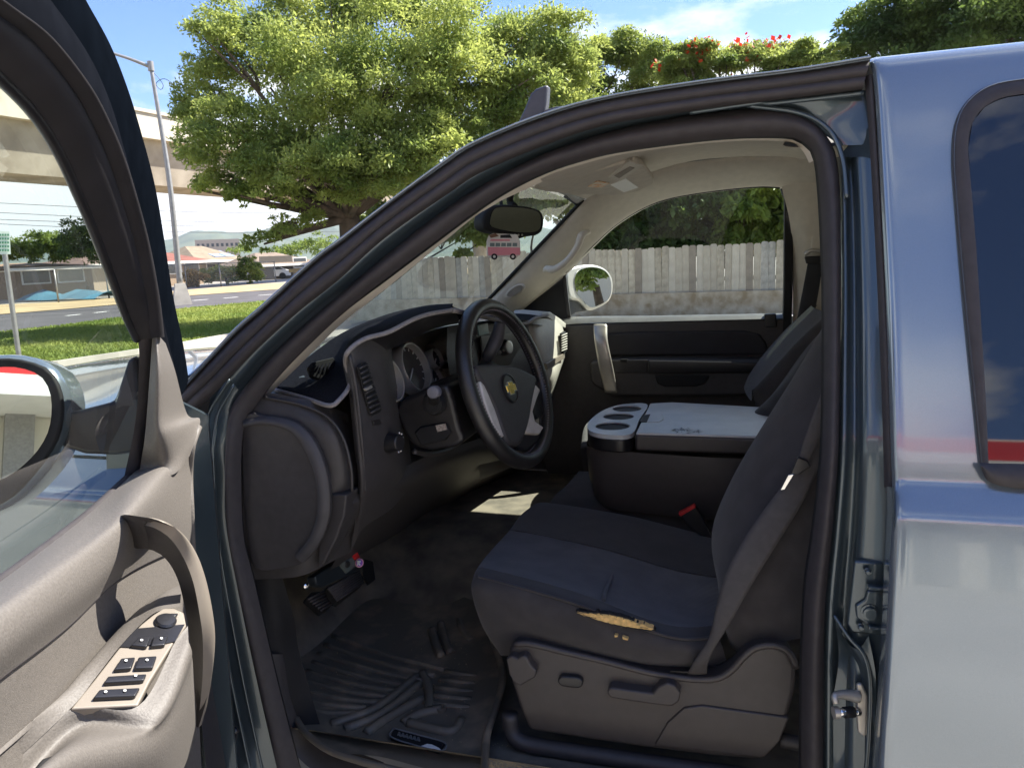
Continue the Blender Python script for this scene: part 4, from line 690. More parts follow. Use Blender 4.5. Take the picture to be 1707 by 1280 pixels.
tube('grab_handle', [UY(908, 452, 1.60), UY(912, 448, 1.58), UY(925, 449, 1.565), UY(945, 435, 1.56), UY(962, 412, 1.56), UY(970, 392, 1.57), UY(982, 387, 1.60)], [.008, .014, .013, .011, .012, .014, .008], M_trimB, fp, n=50, sides=10)
slab('speaker_grille', [UY(x, y, 1.625 + (y - 490) * .0006) for x, y in ((841, 494), (847, 484), (862, 474), (873, 474), (875, 480), (868, 489), (853, 497), (844, 497))], (0, .01, 0), M_trimB, fp, .004, 24); slab('grille_mesh', [UY(x, y, 1.618 + (y - 490) * .0006) for x, y in ((845, 493), (850, 485), (862, 477), (871, 477), (867, 486), (853, 494))], (0, .004, 0), mat('grille_cloth', (.26, .235, .2), .9), fp, 0, 20)
patch('b_pillar_trim', [[UY(1303, 311, 1.64), UY(1345, 300, 1.60), UY(1400, 290, 1.58)], [UY(1320, 400, 1.70), UY(1350, 400, 1.66), UY(1400, 400, 1.66)], [UY(1322, 580, 1.73), UY(1350, 580, 1.70), UY(1400, 580, 1.70)]], M_trimB, fp)
slab('run_channel', [UY(x, y, 1.695) for x, y in ((1300, 312), (1316, 314), (1322, 330), (1322, 470), (1318, 600), (1304, 600), (1307, 470), (1308, 330))], (0, .05, 0), M_rubB, fp, .004)
tube('window_seal', [UY(*p) for p in [(942, 454, 1.715), (985, 411, 1.705), (1023, 376, 1.69), (1070, 347, 1.68), (1117, 330, 1.675), (1187, 318, 1.67), (1258, 311, 1.67), (1300, 312, 1.67)]], .006, M_rubB, fp, n=50, sides=6)
slab('belt_guide', [UY(x, y, 1.655) for x, y in ((1352, 378), (1372, 376), (1372, 425), (1352, 425))], (0, .02, 0), M_trimB, fp, .006); tube('belt_ring', [UY(1342, 425, 1.63), UY(1352, 418, 1.625), (UY(1375, 420, 1.625))], .007, M_silver, fp, n=16); slab('belt_loop', [UY(x, y, 1.625) for x, y in ((1341, 428), (1375, 426), (1375, 438), (1344, 440))], (0, .012, 0), M_plasL, fp, .003)
band('seat_belt', [UY(1347, 436, 1.64), UY(1335, 500, 1.65), UY(1318, 585, 1.66), UY(1305, 640, 1.65)], [UY(1372, 436, 1.64), UY(1362, 500, 1.65), UY(1346, 585, 1.66), UY(1335, 640, 1.65)], mat('belt_web', (.02, .02, .024), .7, bump=.3, wave=(220, 'Z')), fp, .004, n=30, thick=.002)
M_tg = glass('tinted_rear_glass', (.30, .34, .31))
# rear and far cab shell so that light enters only through the windows
box('far_rear_wall', (.98, 1.80, .95), (1.28, .05, .75), M_plas, fp); box('far_rear_rail', (.98, 1.66, 1.715), (1.3, .06, .06), M_trimB, fp); box('back_wall', (1.62, .97, .95), (.05, 1.75, .75), M_plas, fp); box('back_header', (1.62, .97, 1.73), (.05, 1.6, .10), M_trimB, fp)
slab('rear_window', [Vector(p) for p in ((.36, 1.80, 1.31), (1.55, 1.80, 1.31), (1.5, 1.68, 1.69), (.36, 1.68, 1.69))], (0, .004, 0), M_tg, fp); slab('back_window', [Vector(p) for p in ((1.62, .12, 1.31), (1.62, 1.8, 1.31), (1.6, 1.68, 1.69), (1.6, .25, 1.69))], (.004, 0, 0), M_tg, fp)
# ---- passenger door
pd = part('passenger_door'); PY = 1.70
slab('inner_panel', [UY(x, y, PY) for x, y in ((880, 560), (945, 541), (1100, 536), (1308, 531), (1330, 600), (1330, 900), (960, 900), (900, 760))], (0, .05, 0), M_plas, pd, .008)
ol = lambda y, Yv: [UY(x, yy, Yv) for x, yy in y]
loft('belt_ledge', [ol([(880, 560), (945, 541), (1100, 536), (1308, 531)], PY - .002), ol([(880, 552), (945, 533), (1100, 529), (1308, 525)], PY + .018), ol([(880, 545), (945, 529), (1100, 526), (1308, 522)], PY + .06)], mat('door_top_vinyl', (.10, .098, .09), .45, bump=.2, bscale=900), pd, 30)
slab('outer_skin', [Vector(p) for p in ((-1.0, 1.86, 1.26), (-.6, 1.86, 1.275), (.3, 1.86, 1.275), (.3, 1.95, 1.15), (-1.0, 1.95, 1.15))], (0, .01, 0), M_paint, pd); slab('outer_skin_low', [Vector(p) for p in ((-1.0, 1.95, 1.15), (1.6, 1.95, 1.15), (1.6, 1.95, .5), (-1.0, 1.95, .5))], (0, .01, 0), M_paint, pd)
patch('outer_sill', [[(-1.0, 1.80, 1.262), (-.4, 1.80, 1.278), (.32, 1.80, 1.28)], [(-1.0, 1.84, 1.262), (-.4, 1.845, 1.277), (.32, 1.845, 1.279)], [(-1.0, 1.875, 1.24), (-.4, 1.88, 1.255), (.32, 1.88, 1.257)], [(-1.0, 1.90, 1.20), (-.4, 1.905, 1.2), (.32, 1.905, 1.2)]], mat('sill_paint_sunlit', (.5, .5, .46), .35, .3), pd)  # sunlight on the painted sill is put into this pale colour
slab('upper_insert', [UY(x, y, PY - .012) for x, y in ((1000, 556), (1060, 553), (1240, 551), (1265, 556), (1276, 570), (1284, 592), (1000, 594))], (0, .03, 0), mat('insert_vinyl', (.024, .023, .027), .7, bump=.2, bscale=900), pd, .010)
slab('armrest', [UY(x, y, PY - .075) for x, y in ((982, 604), (1000, 599), (1080, 598), (1280, 600), (1300, 620), (1290, 660), (1020, 662), (985, 640))], (0, .10, 0), M_plas, pd, .014, 0, 3)
slab('armrest_pad', [UY(x, y, PY - .085) for x, y in ((1080, 601), (1285, 604), (1285, 622), (1080, 624))], (0, .03, 0), M_plasL, pd, .008); slab('switch_panel', [UY(x, y, PY - .08) for x, y in ((1016, 601), (1079, 600), (1079, 622), (1022, 622))], (0, .03, 0), M_plasL, pd, .003)
slab('window_switch', [UY(x, y, PY - .086) for x, y in ((1034, 599), (1046, 599), (1046, 604), (1034, 604))], (0, .01, 0), M_rubB, pd, .001)
slab('pull_cup', [UY(x, y, PY - .080) for x, y in ((1090, 625), (1184, 626), (1176, 640), (1160, 645), (1108, 645), (1096, 640))], (0, .02, 0), M_rubB, pd, .006)
patch('grip', [[UY(991, 546, 1.61), UY(992, 541, 1.60), UY(1009, 541, 1.60), UY(1011, 546, 1.61)], [UY(993, 570, 1.575), UY(994, 570, 1.565), UY(1010, 570, 1.565), UY(1012, 570, 1.58)], [UY(1000, 610, 1.575), UY(1001, 610, 1.565), UY(1018, 609, 1.565), UY(1020, 609, 1.58)], [UY(1010, 652, 1.60), UY(1011, 654, 1.59), UY(1026, 655, 1.59), UY(1029, 654, 1.60)]], M_silver, pd, thick=.006)
slab('lock_block', [UY(x, y, PY - .012) for x, y in ((1274, 524), (1294, 523), (1295, 545), (1276, 546))], (0, .03, 0), M_plasL, pd, .004)
slab('sail_panel', [UY(x, y, 1.745) for x, y in ((835, 545), (872, 512), (942, 453), (944, 480), (950, 532), (948, 545))], (0, .03, 0), M_rubB, pd, .004); tube('divider_bar', [UY(941, 456, 1.735), UY(944, 490, 1.735), UY(949, 530, 1.735)], .007, M_plasL, pd, n=8)
pg_ = sheet('window_glass', [UP(x, y, (0, 1.775, 1.29), (0, 1, .22)) for x, y in ((938, 453), (985, 406), (1023, 370), (1070, 341), (1117, 323), (1187, 310), (1258, 304), (1314, 304), (1316, 534), (944, 540))], M_glass, pd)
# passenger mirror
pm_ = part('passenger_mirror'); mc = UY(985, 480, 2.02); mnn = Vector((.86, -.50, .06)).normalized(); UPM = lambda x, y, h=0: UP(x, y, mc + mnn * h, mnn)
slab('housing', [UPM(x, y) for x, y in ((946, 452), (965, 443), (990, 441), (1010, 448), (1021, 462), (1023, 482), (1018, 500), (1004, 511), (985, 517), (968, 503), (952, 498), (946, 480))], -mnn * .12, M_silver, pm_, .012, 48, 3)
slab('mirror_glass', [UPM(x, y, .004) for x, y in ((958, 466), (964, 452), (980, 446), (998, 447), (1011, 454), (1018, 468), (1019, 486), (1014, 499), (1000, 508), (984, 512), (972, 501), (962, 488))], -mnn * .006, M_mirror, pm_, 0, 40)
slab('foot', [UPM(x, y, -.02) for x, y in ((946, 485), (975, 505), (985, 518), (960, 522), (948, 530))], -mnn * .08, M_plasL, pm_, .006)
# ---- sun visor, rear-view mirror
sv = part('sun_visor'); vc = UY(1000, 300, 1.02); vn = Vector((.14, -.10, -1)).normalized(); UV_ = lambda x, y, h=0: UP(x, y, vc + vn * h, vn)
slab('panel', [UV_(x, y) for x, y in ((884, 314), (930, 302), (1000, 284), (1058, 268), (1072, 276), (1090, 300), (1088, 308), (1062, 320), (1020, 326), (960, 325), (910, 320))], -vn * .018, M_head, sv, .006, 0, 3)
slab('vanity_lid', [UV_(x, y, .004) for x, y in ((1013, 297), (1050, 269), (1073, 277), (1034, 303))], -vn * .008, M_trimB, sv, .003); slab('vanity_recess', [UV_(x, y, .006) for x, y in ((1024, 294), (1050, 279), (1058, 281), (1032, 298))], -vn * .003, mat('recess_tan', (.28, .24, .2), .8), sv, .001)
slab('white_label', [UV_(x, y, .002) for x, y in ((1018, 309), (1043, 298), (1064, 313), (1040, 321))], -vn * .003, M_white, sv); slab('orange_label', [UV_(x, y, .002) for x, y in ((980, 312), (996, 302), (1016, 306), (1002, 314))], -vn * .003, mat('label_orange', (.7, .30, .08), .6, nscale=60, col2=(.7, .65, .5)), sv)
rv = part('rear_view_mirror'); rc_ = UY(857, 368, .93); rn = Vector((.80, -.58, .05)).normalized(); UR = lambda x, y, h=0: UP(x, y, rc_ + rn * h, rn)
slab('housing', [UR(x, y) for x, y in ((806, 362), (812, 350), (824, 342), (850, 341), (885, 345), (903, 352), (908, 365), (906, 383), (898, 391), (880, 394), (868, 397), (845, 391), (815, 384), (806, 376))], -rn * .05, M_rubB, rv, .010, 48, 3)
slab('mirror_glass', [UR(x, y, .004) for x, y in ((817, 368), (822, 352), (832, 346), (860, 346), (888, 350), (900, 357), (902, 370), (899, 382), (888, 387), (860, 387), (828, 381), (818, 376))], -rn * .006, mat('mirror_dim', (.42, .46, .42), .02, 1.0, var=.01), rv, 0, 48)
tube('stem', [UR(858, 345, -.03), UR(850, 336, -.05), lerp(Vector(wh[2]), rc_, .2)], .010, M_rubB, rv, n=10); tube('sensor_stalk', [UR(836, 343, -.02), UR(835, 336, -.03)], .005, M_rubB, rv, n=4)
for k in range(3): cyl('button', UR(858 + 6 * k, 392, .001), rn, [(.003, 0), (.003, .002)], M_silver, rv, 8)
# ---- floor, firewall
fl_rows = [[(x, y, z) for y, z in ((.11, .60), (.16, .565), (.3, .55), (.66, .55), (.76, .60), (.86, .66), (1.0, .70), (1.3, .70), (1.46, .69), (1.74, .67))] for x in (-1.0, -.85, -.5, 0, .6, 1.6)]
fl_rows = [[(-1.06, y, 1.285) for _, y, _z in fl_rows[0]], [(-1.18, y, 1.12) for _, y, _z in fl_rows[0]], [(-1.13, y, .80) for _, y, _z in fl_rows[0]]] + fl_rows
patch('cab_floor', fl_rows, mat('floor_carpet', (.11, .098, .08), 1.0, nscale=14, col2=(.22, .19, .145), bump=.8, bscale=700, detail=8), truck, k=5)
box('far_kick', (-.88, 1.76, .92), (.62, .02, .74), M_plas, truck)
patch('kick_panel', [[UY(400, 900, .12), UY(440, 940, .13), UY(470, 960, .15)], [UY(420, 1000, .12), UY(460, 1030, .14), UY(490, 1030, .18)], [UY(440, 1100, .115), UY(470, 1100, .14), UY(500, 1090, .18)], [UY(470, 1300, .11), UY(500, 1260, .13), UY(540, 1230, .16)]], M_rubB, truck)
loft('sill_plate', [[UY(440, 1090, .10), UY(462, 1180, .10), UY(500, 1265, .10), UY(600, 1330, .10)], [UY(462, 1090, .12), UY(480, 1180, .12), UY(515, 1240, .13), UY(620, 1290, .14)], [UY(474, 1090, .15), UY(492, 1170, .15), UY(530, 1225, .16), UY(640, 1270, .17)]], M_plas, truck, 40)
# ---- dashboard
da = part('dashboard', 'charcoal dashboard under a dark dash cover')
patch('end_panel', [[UY(404, 668, .105), UY(440, 655, .12), UY(500, 664, .13), UY(545, 676, .15), UY(580, 690, .20)], [UY(400, 720, .10), UY(440, 705, .105), UY(510, 712, .11), UY(565, 728, .13), UY(592, 740, .20)], [UY(400, 800, .10), UY(440, 800, .105), UY(510, 800, .11), UY(574, 800, .13), UY(602, 800, .20)], [UY(405, 900, .10), UY(440, 900, .105), UY(510, 880, .11), UY(560, 860, .14), UY(590, 850, .20)], [UY(420, 965, .11), UY(440, 965, .11), UY(500, 960, .12), UY(545, 940, .16), UY(585, 920, .24)]], M_plas, da)
EC = [(407, 698), (440, 693), (485, 701), (515, 724), (535, 760), (547, 805), (548, 860), (532, 905), (505, 938), (470, 949), (428, 949), (414, 905), (404, 800)]
slab('end_cover', [UY(x, y, .094) for x, y in EC], (0, .012, 0), M_plas, da, .003, 70)
ECi = [(407, 712), (440, 708), (478, 717), (500, 738), (517, 770), (527, 808), (528, 858), (514, 898), (492, 925)]; ECo = [(407, 699), (440, 694), (485, 702), (515, 725), (535, 761), (546, 805), (547, 860), (531, 905), (505, 937)]
band('cover_rim', LS(UY, ECo, .0935), LS(UY, ECi, .088), mat('cover_rim', (.055, .052, .055), .55, bump=.2, bscale=900), da, .005, n=50)
tube('panel_seam', [UY(440, 662, .116), UY(500, 674, .118), UY(545, 694, .122), UY(572, 730, .124), UY(585, 780, .125), UY(587, 818, .13)], .003, M_plas, da, n=40, sides=6)
slab('lower_flap', [UY(x, y, .115) for x, y in ((550, 824), (578, 824), (574, 860), (560, 900), (540, 940), (530, 950), (530, 910), (548, 870))], (0, .05, 0), M_plas, da, .004)
# vent pod facing the driver
DXv = -.66; VP = lambda x, y, X=DXv: UX(x, y, X)
patch('vent_pod', [[VP(572, 610, -.70), VP(583, 590, -.67), VP(612, 566, -.655), VP(640, 572, -.66), VP(652, 580, -.70)], [VP(582, 660, -.69), VP(592, 650, -.665), VP(625, 640, -.655), VP(650, 640, -.66), VP(662, 640, -.70)], [VP(590, 740, -.69), VP(600, 735, -.665), VP(635, 730, -.655), VP(660, 725, -.66), VP(680, 725, -.70)], [VP(597, 820, -.70), VP(606, 818, -.68), VP(640, 800, -.67), VP(665, 790, -.675), VP(690, 780, -.71)], [VP(585, 920, -.76), VP(606, 880, -.73), VP(650, 850, -.72), VP(680, 820, -.72), VP(720, 800, -.76)]], M_plas, da)
tube('pod_edge', [VP(583, 592, -.666), VP(594, 650, -.662), VP(603, 735, -.662), VP(608, 800, -.675), VP(608, 820, -.68)], .0035, M_plas, da, n=30, sides=6)
VQ = [(597, 612), (603, 605), (611, 603), (637, 682), (634, 688), (620, 694), (617, 690)]; slab('vent', [VP(x, y, -.652) for x, y in VQ], (-.004, 0, 0), M_rubB, da, .002)
for k in range(10): 
    t = (k + .5) / 10; a, b = lerp(Vector((599, 610, 0)), Vector((619, 692, 0)), t), lerp(Vector((611, 603, 0)), Vector((636, 683, 0)), t); tube('vent_slat', [VP(a.x, a.y, -.650), VP(b.x, b.y, -.650)], .0022, M_plas, da, n=3, sides=6)
slab('vent_tab', [VP(x, y, -.645) for x, y in ((610, 648), (620, 642), (622, 646), (612, 652))], (-.006, 0, 0), M_silver, da, .001)
kn = VP(648, 738, -.655); cyl('light_knob', kn, (1, -.25, .1), [(.021, -.004), (.021, .006), (.017, .02), (.016, .028), (.013, .03)], M_plasL, da, 28); slab('dimmer', [VP(x, y, -.652) for x, y in ((622, 702), (634, 699), (636, 707), (624, 710))], (-.004, 0, 0), M_plasL, da, .001)
for k in range(7): w = -1.9 + k * .55; cyl('knob_mark', kn + Vector((.026, .019 * math.cos(w) - .006, .019 * math.sin(w) + .003)), (1, -.25, .1), [(.0018, 0), (.0018, .001)], M_white, da, 6)
# instrument cluster
CX = -.70; CPt = lambda x, y, X=CX: UX(x, y, X)
patch('cluster_face', [[CPt(628, 590, -.755), CPt(680, 566, -.77), CPt(730, 548, -.77), CPt(768, 540, -.755)], [CPt(640, 640, -.735), CPt(690, 615, -.745), CPt(735, 598, -.745), CPt(775, 590, -.735)], [CPt(655, 690, -.715), CPt(700, 660, -.72), CPt(745, 640, -.72), CPt(790, 635, -.715)]], mat('cluster_silver', (.46, .42, .37), .4, .4, var=.05), da)
def gauge(x, y, r, X, rim, ticks=0, dep=.028):
    c = CPt(x, y, X); ax = Vector((.94, -.06, .33)).normalized(); cyl('gauge_bezel', c - ax * dep, ax, [(r * 1.02, 0), (r * 1.02, dep), (r * .99, dep + .003), (r * .93, dep + .002), (r * .90, .012), (r * .88, .010)], rim, da, 40)
    cyl('gauge_dial', c - ax * (dep - .012), ax, [(r * .9, 0), (r * .9, .002)], mat('gauge_dial', (.07, .06, .055), .5), da, 32); u = Vector((0, 0, 1)) - ax * ax.z; u.normalize(); v = ax.cross(u)
    for k in range(ticks):
        w = R_(-130 + 260 * k / (ticks - 1)); p = c - ax * (dep - .0155) + (u * math.cos(w) + v * math.sin(w)) * r * .74; q = c - ax * (dep - .0155) + (u * math.cos(w) + v * math.sin(w)) * r * .84; tube('tick', [p, q], .0011, M_white, da, n=2, sides=4)
    if ticks: tube('needle', [c - ax * (dep - .018), c - ax * (dep - .018) + (u * -.55 + v * .7) * r * .75], [.0022, .001], M_white, da, n=2, sides=4)
M_bez = mat('bezel_grey', (.40, .38, .35), .3, .3, var=.05)
gauge(650, 632, .050, -.690, M_bez, 9); gauge(694, 612, .060, -.695, M_bez, 13); gauge(729, 597, .026, -.70, M_bez, 5, .022); gauge(729, 630, .026, -.695, M_bez, 5, .022)
for (x0, y0, x1, y1, r) in ((722, 590, 752, 572, .034), (742, 628, 770, 610, .03)): a, b = CPt(x0, y0, -.73), CPt(x1, y1, -.70); cyl('gauge_cowl', a, b - a, [(r * .8, 0), (r, (b - a).length * .5), (r * .95, (b - a).length), (r * .7, (b - a).length * .9)], mat('cowl_grey', (.22, .20, .18), .4, .3), da, 28)
# cluster hood: underside lip below the dash cover
band('cluster_hood', [CPt(612, 567, -.66), CPt(650, 556, -.625), CPt(690, 536, -.60), CPt(716, 527, -.59), CPt(756, 521, -.575)], [CPt(626, 590, -.68), CPt(660, 578, -.65), CPt(695, 562, -.63), CPt(722, 548, -.62), CPt(764, 538, -.60)], M_plasL, da, .006, Vector((1, 0, .2)), n=40); band('hood_underside', [CPt(626, 590, -.68), CPt(660, 578, -.65), CPt(695, 562, -.63), CPt(722, 548, -.62), CPt(764, 538, -.60)], [CPt(628, 592, -.755), CPt(680, 562, -.77), CPt(710, 552, -.77), CPt(735, 545, -.77), CPt(768, 538, -.755)], M_rubB, da, n=40)
# knee bolster and lower dash
patch('knee_bolster', [[UX(585, 830, -.70), UX(640, 800, -.69), UX(690, 770, -.69), UX(740, 750, -.68), UX(800, 730, -.68), UX(880, 700, -.66)], [UX(588, 850, -.705), UX(645, 822, -.69), UX(700, 795, -.69), UX(750, 775, -.69), UX(805, 755, -.69), UX(890, 740, -.68)], [UX(575, 900, -.76), UX(635, 860, -.77), UX(700, 830, -.77), UX(755, 805, -.78), UX(800, 790, -.78), UX(890, 770, -.78)], [UX(550, 950, -.85), UX(600, 925, -.88), UX(660, 890, -.9), UX(720, 850, -.92), UX(780, 830, -.95), UX(890, 800, -1.0)]], M_plas, da)
tube('bolster_lip', [UX(690, 752, -.655), UX(720, 757, -.65), UX(752, 748, -.64), UX(764, 735, -.635), UX(768, 722, -.635)], .006, M_plas, da, n=30)
patch('centre_stack', [[UX(745, 545, -.66), UX(800, 540, -.65), UX(860, 540, -.64), UX(890, 545, -.635)], [UX(750, 620, -.65), UX(810, 620, -.64), UX(870, 620, -.63), UX(900, 620, -.625)], [UX(790, 700, -.68), UX(830, 690, -.67), UX(880, 690, -.66), UX(905, 690, -.655)], [UX(800, 800, -.75), UX(850, 780, -.74), UX(890, 770, -.73), UX(910, 760, -.72)]], M_plas, da)
cs = lambda x, y: UX(x, y, -.632); slab('radio_face', [cs(x, y) for x, y in ((802, 560), (868, 552), (874, 606), (806, 612))], (-.006, 0, 0), M_plasL, da, .003)
cyl('radio_knob', cs(838, 580), (1, -.3, .15), [(.024, 0), (.024, .012), (.018, .022), (.016, .024)], M_plasL, da, 24); cyl('radio_knob_ring', cs(838, 580) + Vector((.02, -.006, .003)), (1, -.3, .15), [(.019, 0), (.019, .003), (.014, .004)], M_silver, da, 24)
slab('radio_display', [cs(x, y) + Vector((.002, 0, 0)) for x, y in ((796, 542), (812, 538), (814, 556), (798, 560))], (-.004, 0, 0), mat('display_teal', (.28, .42, .42), .2), da, .001)
for k in range(6): slab('radio_button', [cs(x, y) + Vector((.003, 0, 0)) for x, y in ((812 + 4 * k, 590 - k), (815 + 4 * k, 589 - k), (815 + 4 * k, 594 - k), (812 + 4 * k, 595 - k))], (-.004, 0, 0), M_silver if k % 2 else M_plas, da, .0005)
# passenger end of the dash
PDp = lambda x, y, X=-.61: UX(x, y, X)
M_dashSun = mat('dash_vinyl_sunlit', (.42, .40, .35), .5, var=.05, nscale=40, bump=.15, bscale=900); M_teal = mat('dash_upper_vinyl', (.075, .085, .085), .55, bump=.2, bscale=900)  # first vinyl: sun on the far dash end lightened into its colour
patch('passenger_dash', [[PDp(868, 528, -.66), PDp(890, 531, -.625), PDp(905, 531, -.61), PDp(925, 533, -.60), PDp(938, 545, -.60)], [PDp(880, 560, -.64), PDp(893, 560, -.615), PDp(908, 560, -.60), PDp(930, 562, -.59), PDp(942, 566, -.60)], [PDp(888, 600, -.63), PDp(899, 600, -.61), PDp(911, 600, -.595), PDp(930, 596, -.585), PDp(942, 594, -.60)], [PDp(892, 640, -.65), PDp(905, 640, -.62), PDp(915, 640, -.60), PDp(926, 630, -.59), PDp(936, 612, -.61)], [PDp(895, 700, -.72), PDp(905, 690, -.70), PDp(912, 680, -.68), PDp(920, 660, -.66), PDp(928, 640, -.66)]], M_dashSun, da)
slab('trim_strip', [PDp(x, y, -.578) for x, y in ((911, 606), (941, 588), (942, 597), (913, 616))], (-.01, 0, 0), M_champ, da, .002)
slab('end_vent', [PDp(x, y, -.575) for x, y in ((937, 556), (943, 552), (945, 586), (940, 590))], (-.01, 0, 0), M_rubB, da, .002)
for k in range(7): tube('vent_slat', [PDp(936, 560 + 4.2 * k, -.572), PDp(945, 556 + 4.2 * k, -.572)], .0025, M_dashSun, da, n=2, sides=5)
patch('dash_top', [[(-.60, UX(905, 531, -.60).y, 1.305), (-.62, 1.15, 1.325), (-.78, .80, 1.335), (-.80, .30, 1.315), (-.85, .14, 1.27)], [(-.75, 1.70, 1.305), (-.80, 1.15, 1.325), (-.88, .75, 1.335), (-.88, .30, 1.315), (-.89, .14, 1.27)], [(-.95, 1.72, 1.29), (-1.10, 1.2, 1.30), (-1.12, .75, 1.30), (-1.05, .3, 1.28), (-.93, .12, 1.26)]], M_teal, da)
slab('dash_top_edge', [PDp(x, y, -.60) for x, y in ((905, 521), (918, 520), (935, 532), (947, 542), (945, 548), (930, 542), (915, 530), (903, 528))], (-.10, 0, .01), M_dashSun, da, .003)
# ---- steering column and wheel
SC = Vector((-.48, .50, 1.26)); ti, ya = R_(17), R_(-8); sn = Vector((math.cos(ti) * math.cos(ya), math.cos(ti) * math.sin(ya), math.sin(ti))); su = Vector((0, 0, 1)).cross(sn).normalized(); sw_ = sn.cross(su)
UW = lambda x, y, h=0: UP(x, y, SC + sn * h, sn)
col = part('steering_column'); CO = lambda x, y, Yv=.33: UY(x, y, Yv)
slab('shroud', [CO(x, y) for x, y in ((658, 690), (660, 676), (672, 664), (722, 642), (746, 640), (756, 668), (766, 712), (775, 735), (760, 746), (715, 752), (690, 746), (676, 728))], (0, .20, 0), M_plasL, col, .012, 0, 3)
slab('shroud_pocket', [CO(x, y, .322) for x, y in ((690, 722), (700, 712), (742, 705), (752, 722), (742, 734), (702, 744))], (0, .02, 0), M_rubB, col, .004); slab('pocket_label', [CO(x, y, .318) for x, y in ((726, 709), (742, 706), (745, 716), (729, 720))], (0, .003, 0), mat('label_print', (.18, .15, .13), .6, nscale=300, col2=(.4, .35, .3)), col)
cyl('stalk_boot', CO(724, 672, .325), (0, -1, 0), [(.026, 0), (.022, .012), (.014, .014)], M_rubB, col, 24)
tube('turn_stalk', [CO(724, 668, .33), CO(722, 655, .24)], [.012, .013], M_plasL, col, n=6, sides=16); cyl('stalk_cap', CO(722, 654, .24), (0.2, -1, .15), [(.0135, -.02), (.0135, 0), (.011, .004), (.004, .005)], mat('stalk_grey', (.12, .12, .14), .35), col, 24)
tube('gear_lever', [UX(800, 618, -.56), UX(815, 590, -.53), UX(828, 565, -.515), UX(834, 540, -.51)], [.010, .014, .017, .014], M_plas, col, n=24, sides=12)
tube('column_tube', [SC - sn * .03, SC - sn * .30], [.06, .05], M_plasL, col, n=6, sides=20)
wh_ = part('steering_wheel', 'steering wheel in a black laced leather cover')
ring = lambda r, h, n=48: [SC + su * r * math.cos(2 * math.pi * k / n) + sw_ * r * math.sin(2 * math.pi * k / n) + sn * h for k in range(n)]
M_leath = mat('leather_cover', (.018, .017, .017), .30, var=.2, nscale=40, bump=.35, bscale=500, spec=.6)
rim = tube('rim', ring(.182, 0), .0175, M_leath, wh_, n=120, sides=18, closed=True)
SV, SF = [], []
for k in range(150):
    a = 2 * math.pi * k / 150; rad = su * math.cos(a) + sw_ * math.sin(a); tan = -su * math.sin(a) + sw_ * math.cos(a); base = SC + rad * .182
    for sgn in (-1, 1):
        p0_ = base + (-rad * math.cos(.9) + sn * math.sin(.9) * 1) * .0178 + tan * .001; p1_ = base + (-rad * math.cos(-.35) + sn * math.sin(-.35)) * .0178 + tan * .0035 * sgn; w = tan * .0016; n0 = len(SV)
        for p in (p0_, p1_): SV += [p - w, p + w, p + (p - base).normalized() * .0024]
        SF += [(n0, n0 + 1, n0 + 4, n0 + 3), (n0 + 1, n0 + 2, n0 + 5, n0 + 4), (n0 + 2, n0, n0 + 3, n0 + 5)]
kind(mesh('lacing', SV, SF, mat('lacing', (.11, .10, .11), .45), wh_, smooth=False), 'stuff')
slab('hub', [UW(x, y, .015) for x, y in ((792, 614), (812, 606), (835, 606), (865, 611), (888, 622), (897, 630), (890, 668), (884, 705), (872, 738), (858, 744), (846, 735), (838, 712), (822, 668))], -sn * .05, M_plas, wh_, .012, 44, 3)
for q in (((800, 632), (808, 640), (826, 682), (838, 718), (842, 728), (836, 728), (822, 706), (808, 668)), ((884, 656), (893, 640), (902, 650), (896, 664), (889, 686), (893, 702), (908, 712), (900, 724), (878, 722), (866, 718), (878, 706), (884, 684))): slab('spoke_trim', [UW(x, y, .012) for x, y in q], -sn * .02, mat('spoke_silver', (.58, .545, .50), .35, .1), wh_, .005)
slab('spoke', [UW(x, y, .0) for x, y in ((776, 620), (800, 618), (820, 665), (836, 720), (826, 722), (805, 690), (785, 650))], -sn * .022, M_plasL, wh_, .008); slab('spoke', [UW(x, y, .0) for x, y in ((888, 632), (908, 628), (914, 660), (912, 690), (896, 700), (888, 690), (890, 660))], -sn * .022, M_plasL, wh_, .008); slab('spoke', [UW(x, y, .0) for x, y in ((846, 728), (884, 710), (908, 716), (900, 735), (880, 752), (860, 748))], -sn * .02, M_plasL, wh_, .008)
for k in range(4): slab('button', [UW(x, y, .006) for x, y in ((803 + 5 * k, 655 + 14 * k), (809 + 5 * k, 654 + 14 * k), (812 + 5 * k, 664 + 14 * k), (806 + 5 * k, 665 + 14 * k))], -sn * .006, M_rubB, wh_, .001)
ec = UW(851, 647, .018); eu = (UW(861, 647, .018) - ec).normalized(); ev = sn.cross(eu).normalized()
cyl('emblem_ring', ec, sn, [(.034, -.006), (.034, .001), (.031, .002), (.029, .0)], M_plasL, wh_, 40)
bt = [(-.026, -.009), (-.010, -.009), (-.012, -.016), (.012, -.016), (.010, -.009), (.028, -.009), (.024, .009), (.010, .009), (.012, .016), (-.012, .016), (-.010, .009), (-.030, .009)]
ev = ev if ev.z > 0 else -ev
slab('emblem', [ec + eu * a * .8 + ev * (b * .8 + a * .1) + sn * .004 for a, b in bt], -sn * .005, mat('emblem_gold', (.75, .52, .12), .25, .9), wh_, .0008)
slab('emblem_border', [ec + eu * a * .94 + ev * (b * .98 + a * .1) + sn * .0025 for a, b in bt], -sn * .004, M_chrome, wh_)
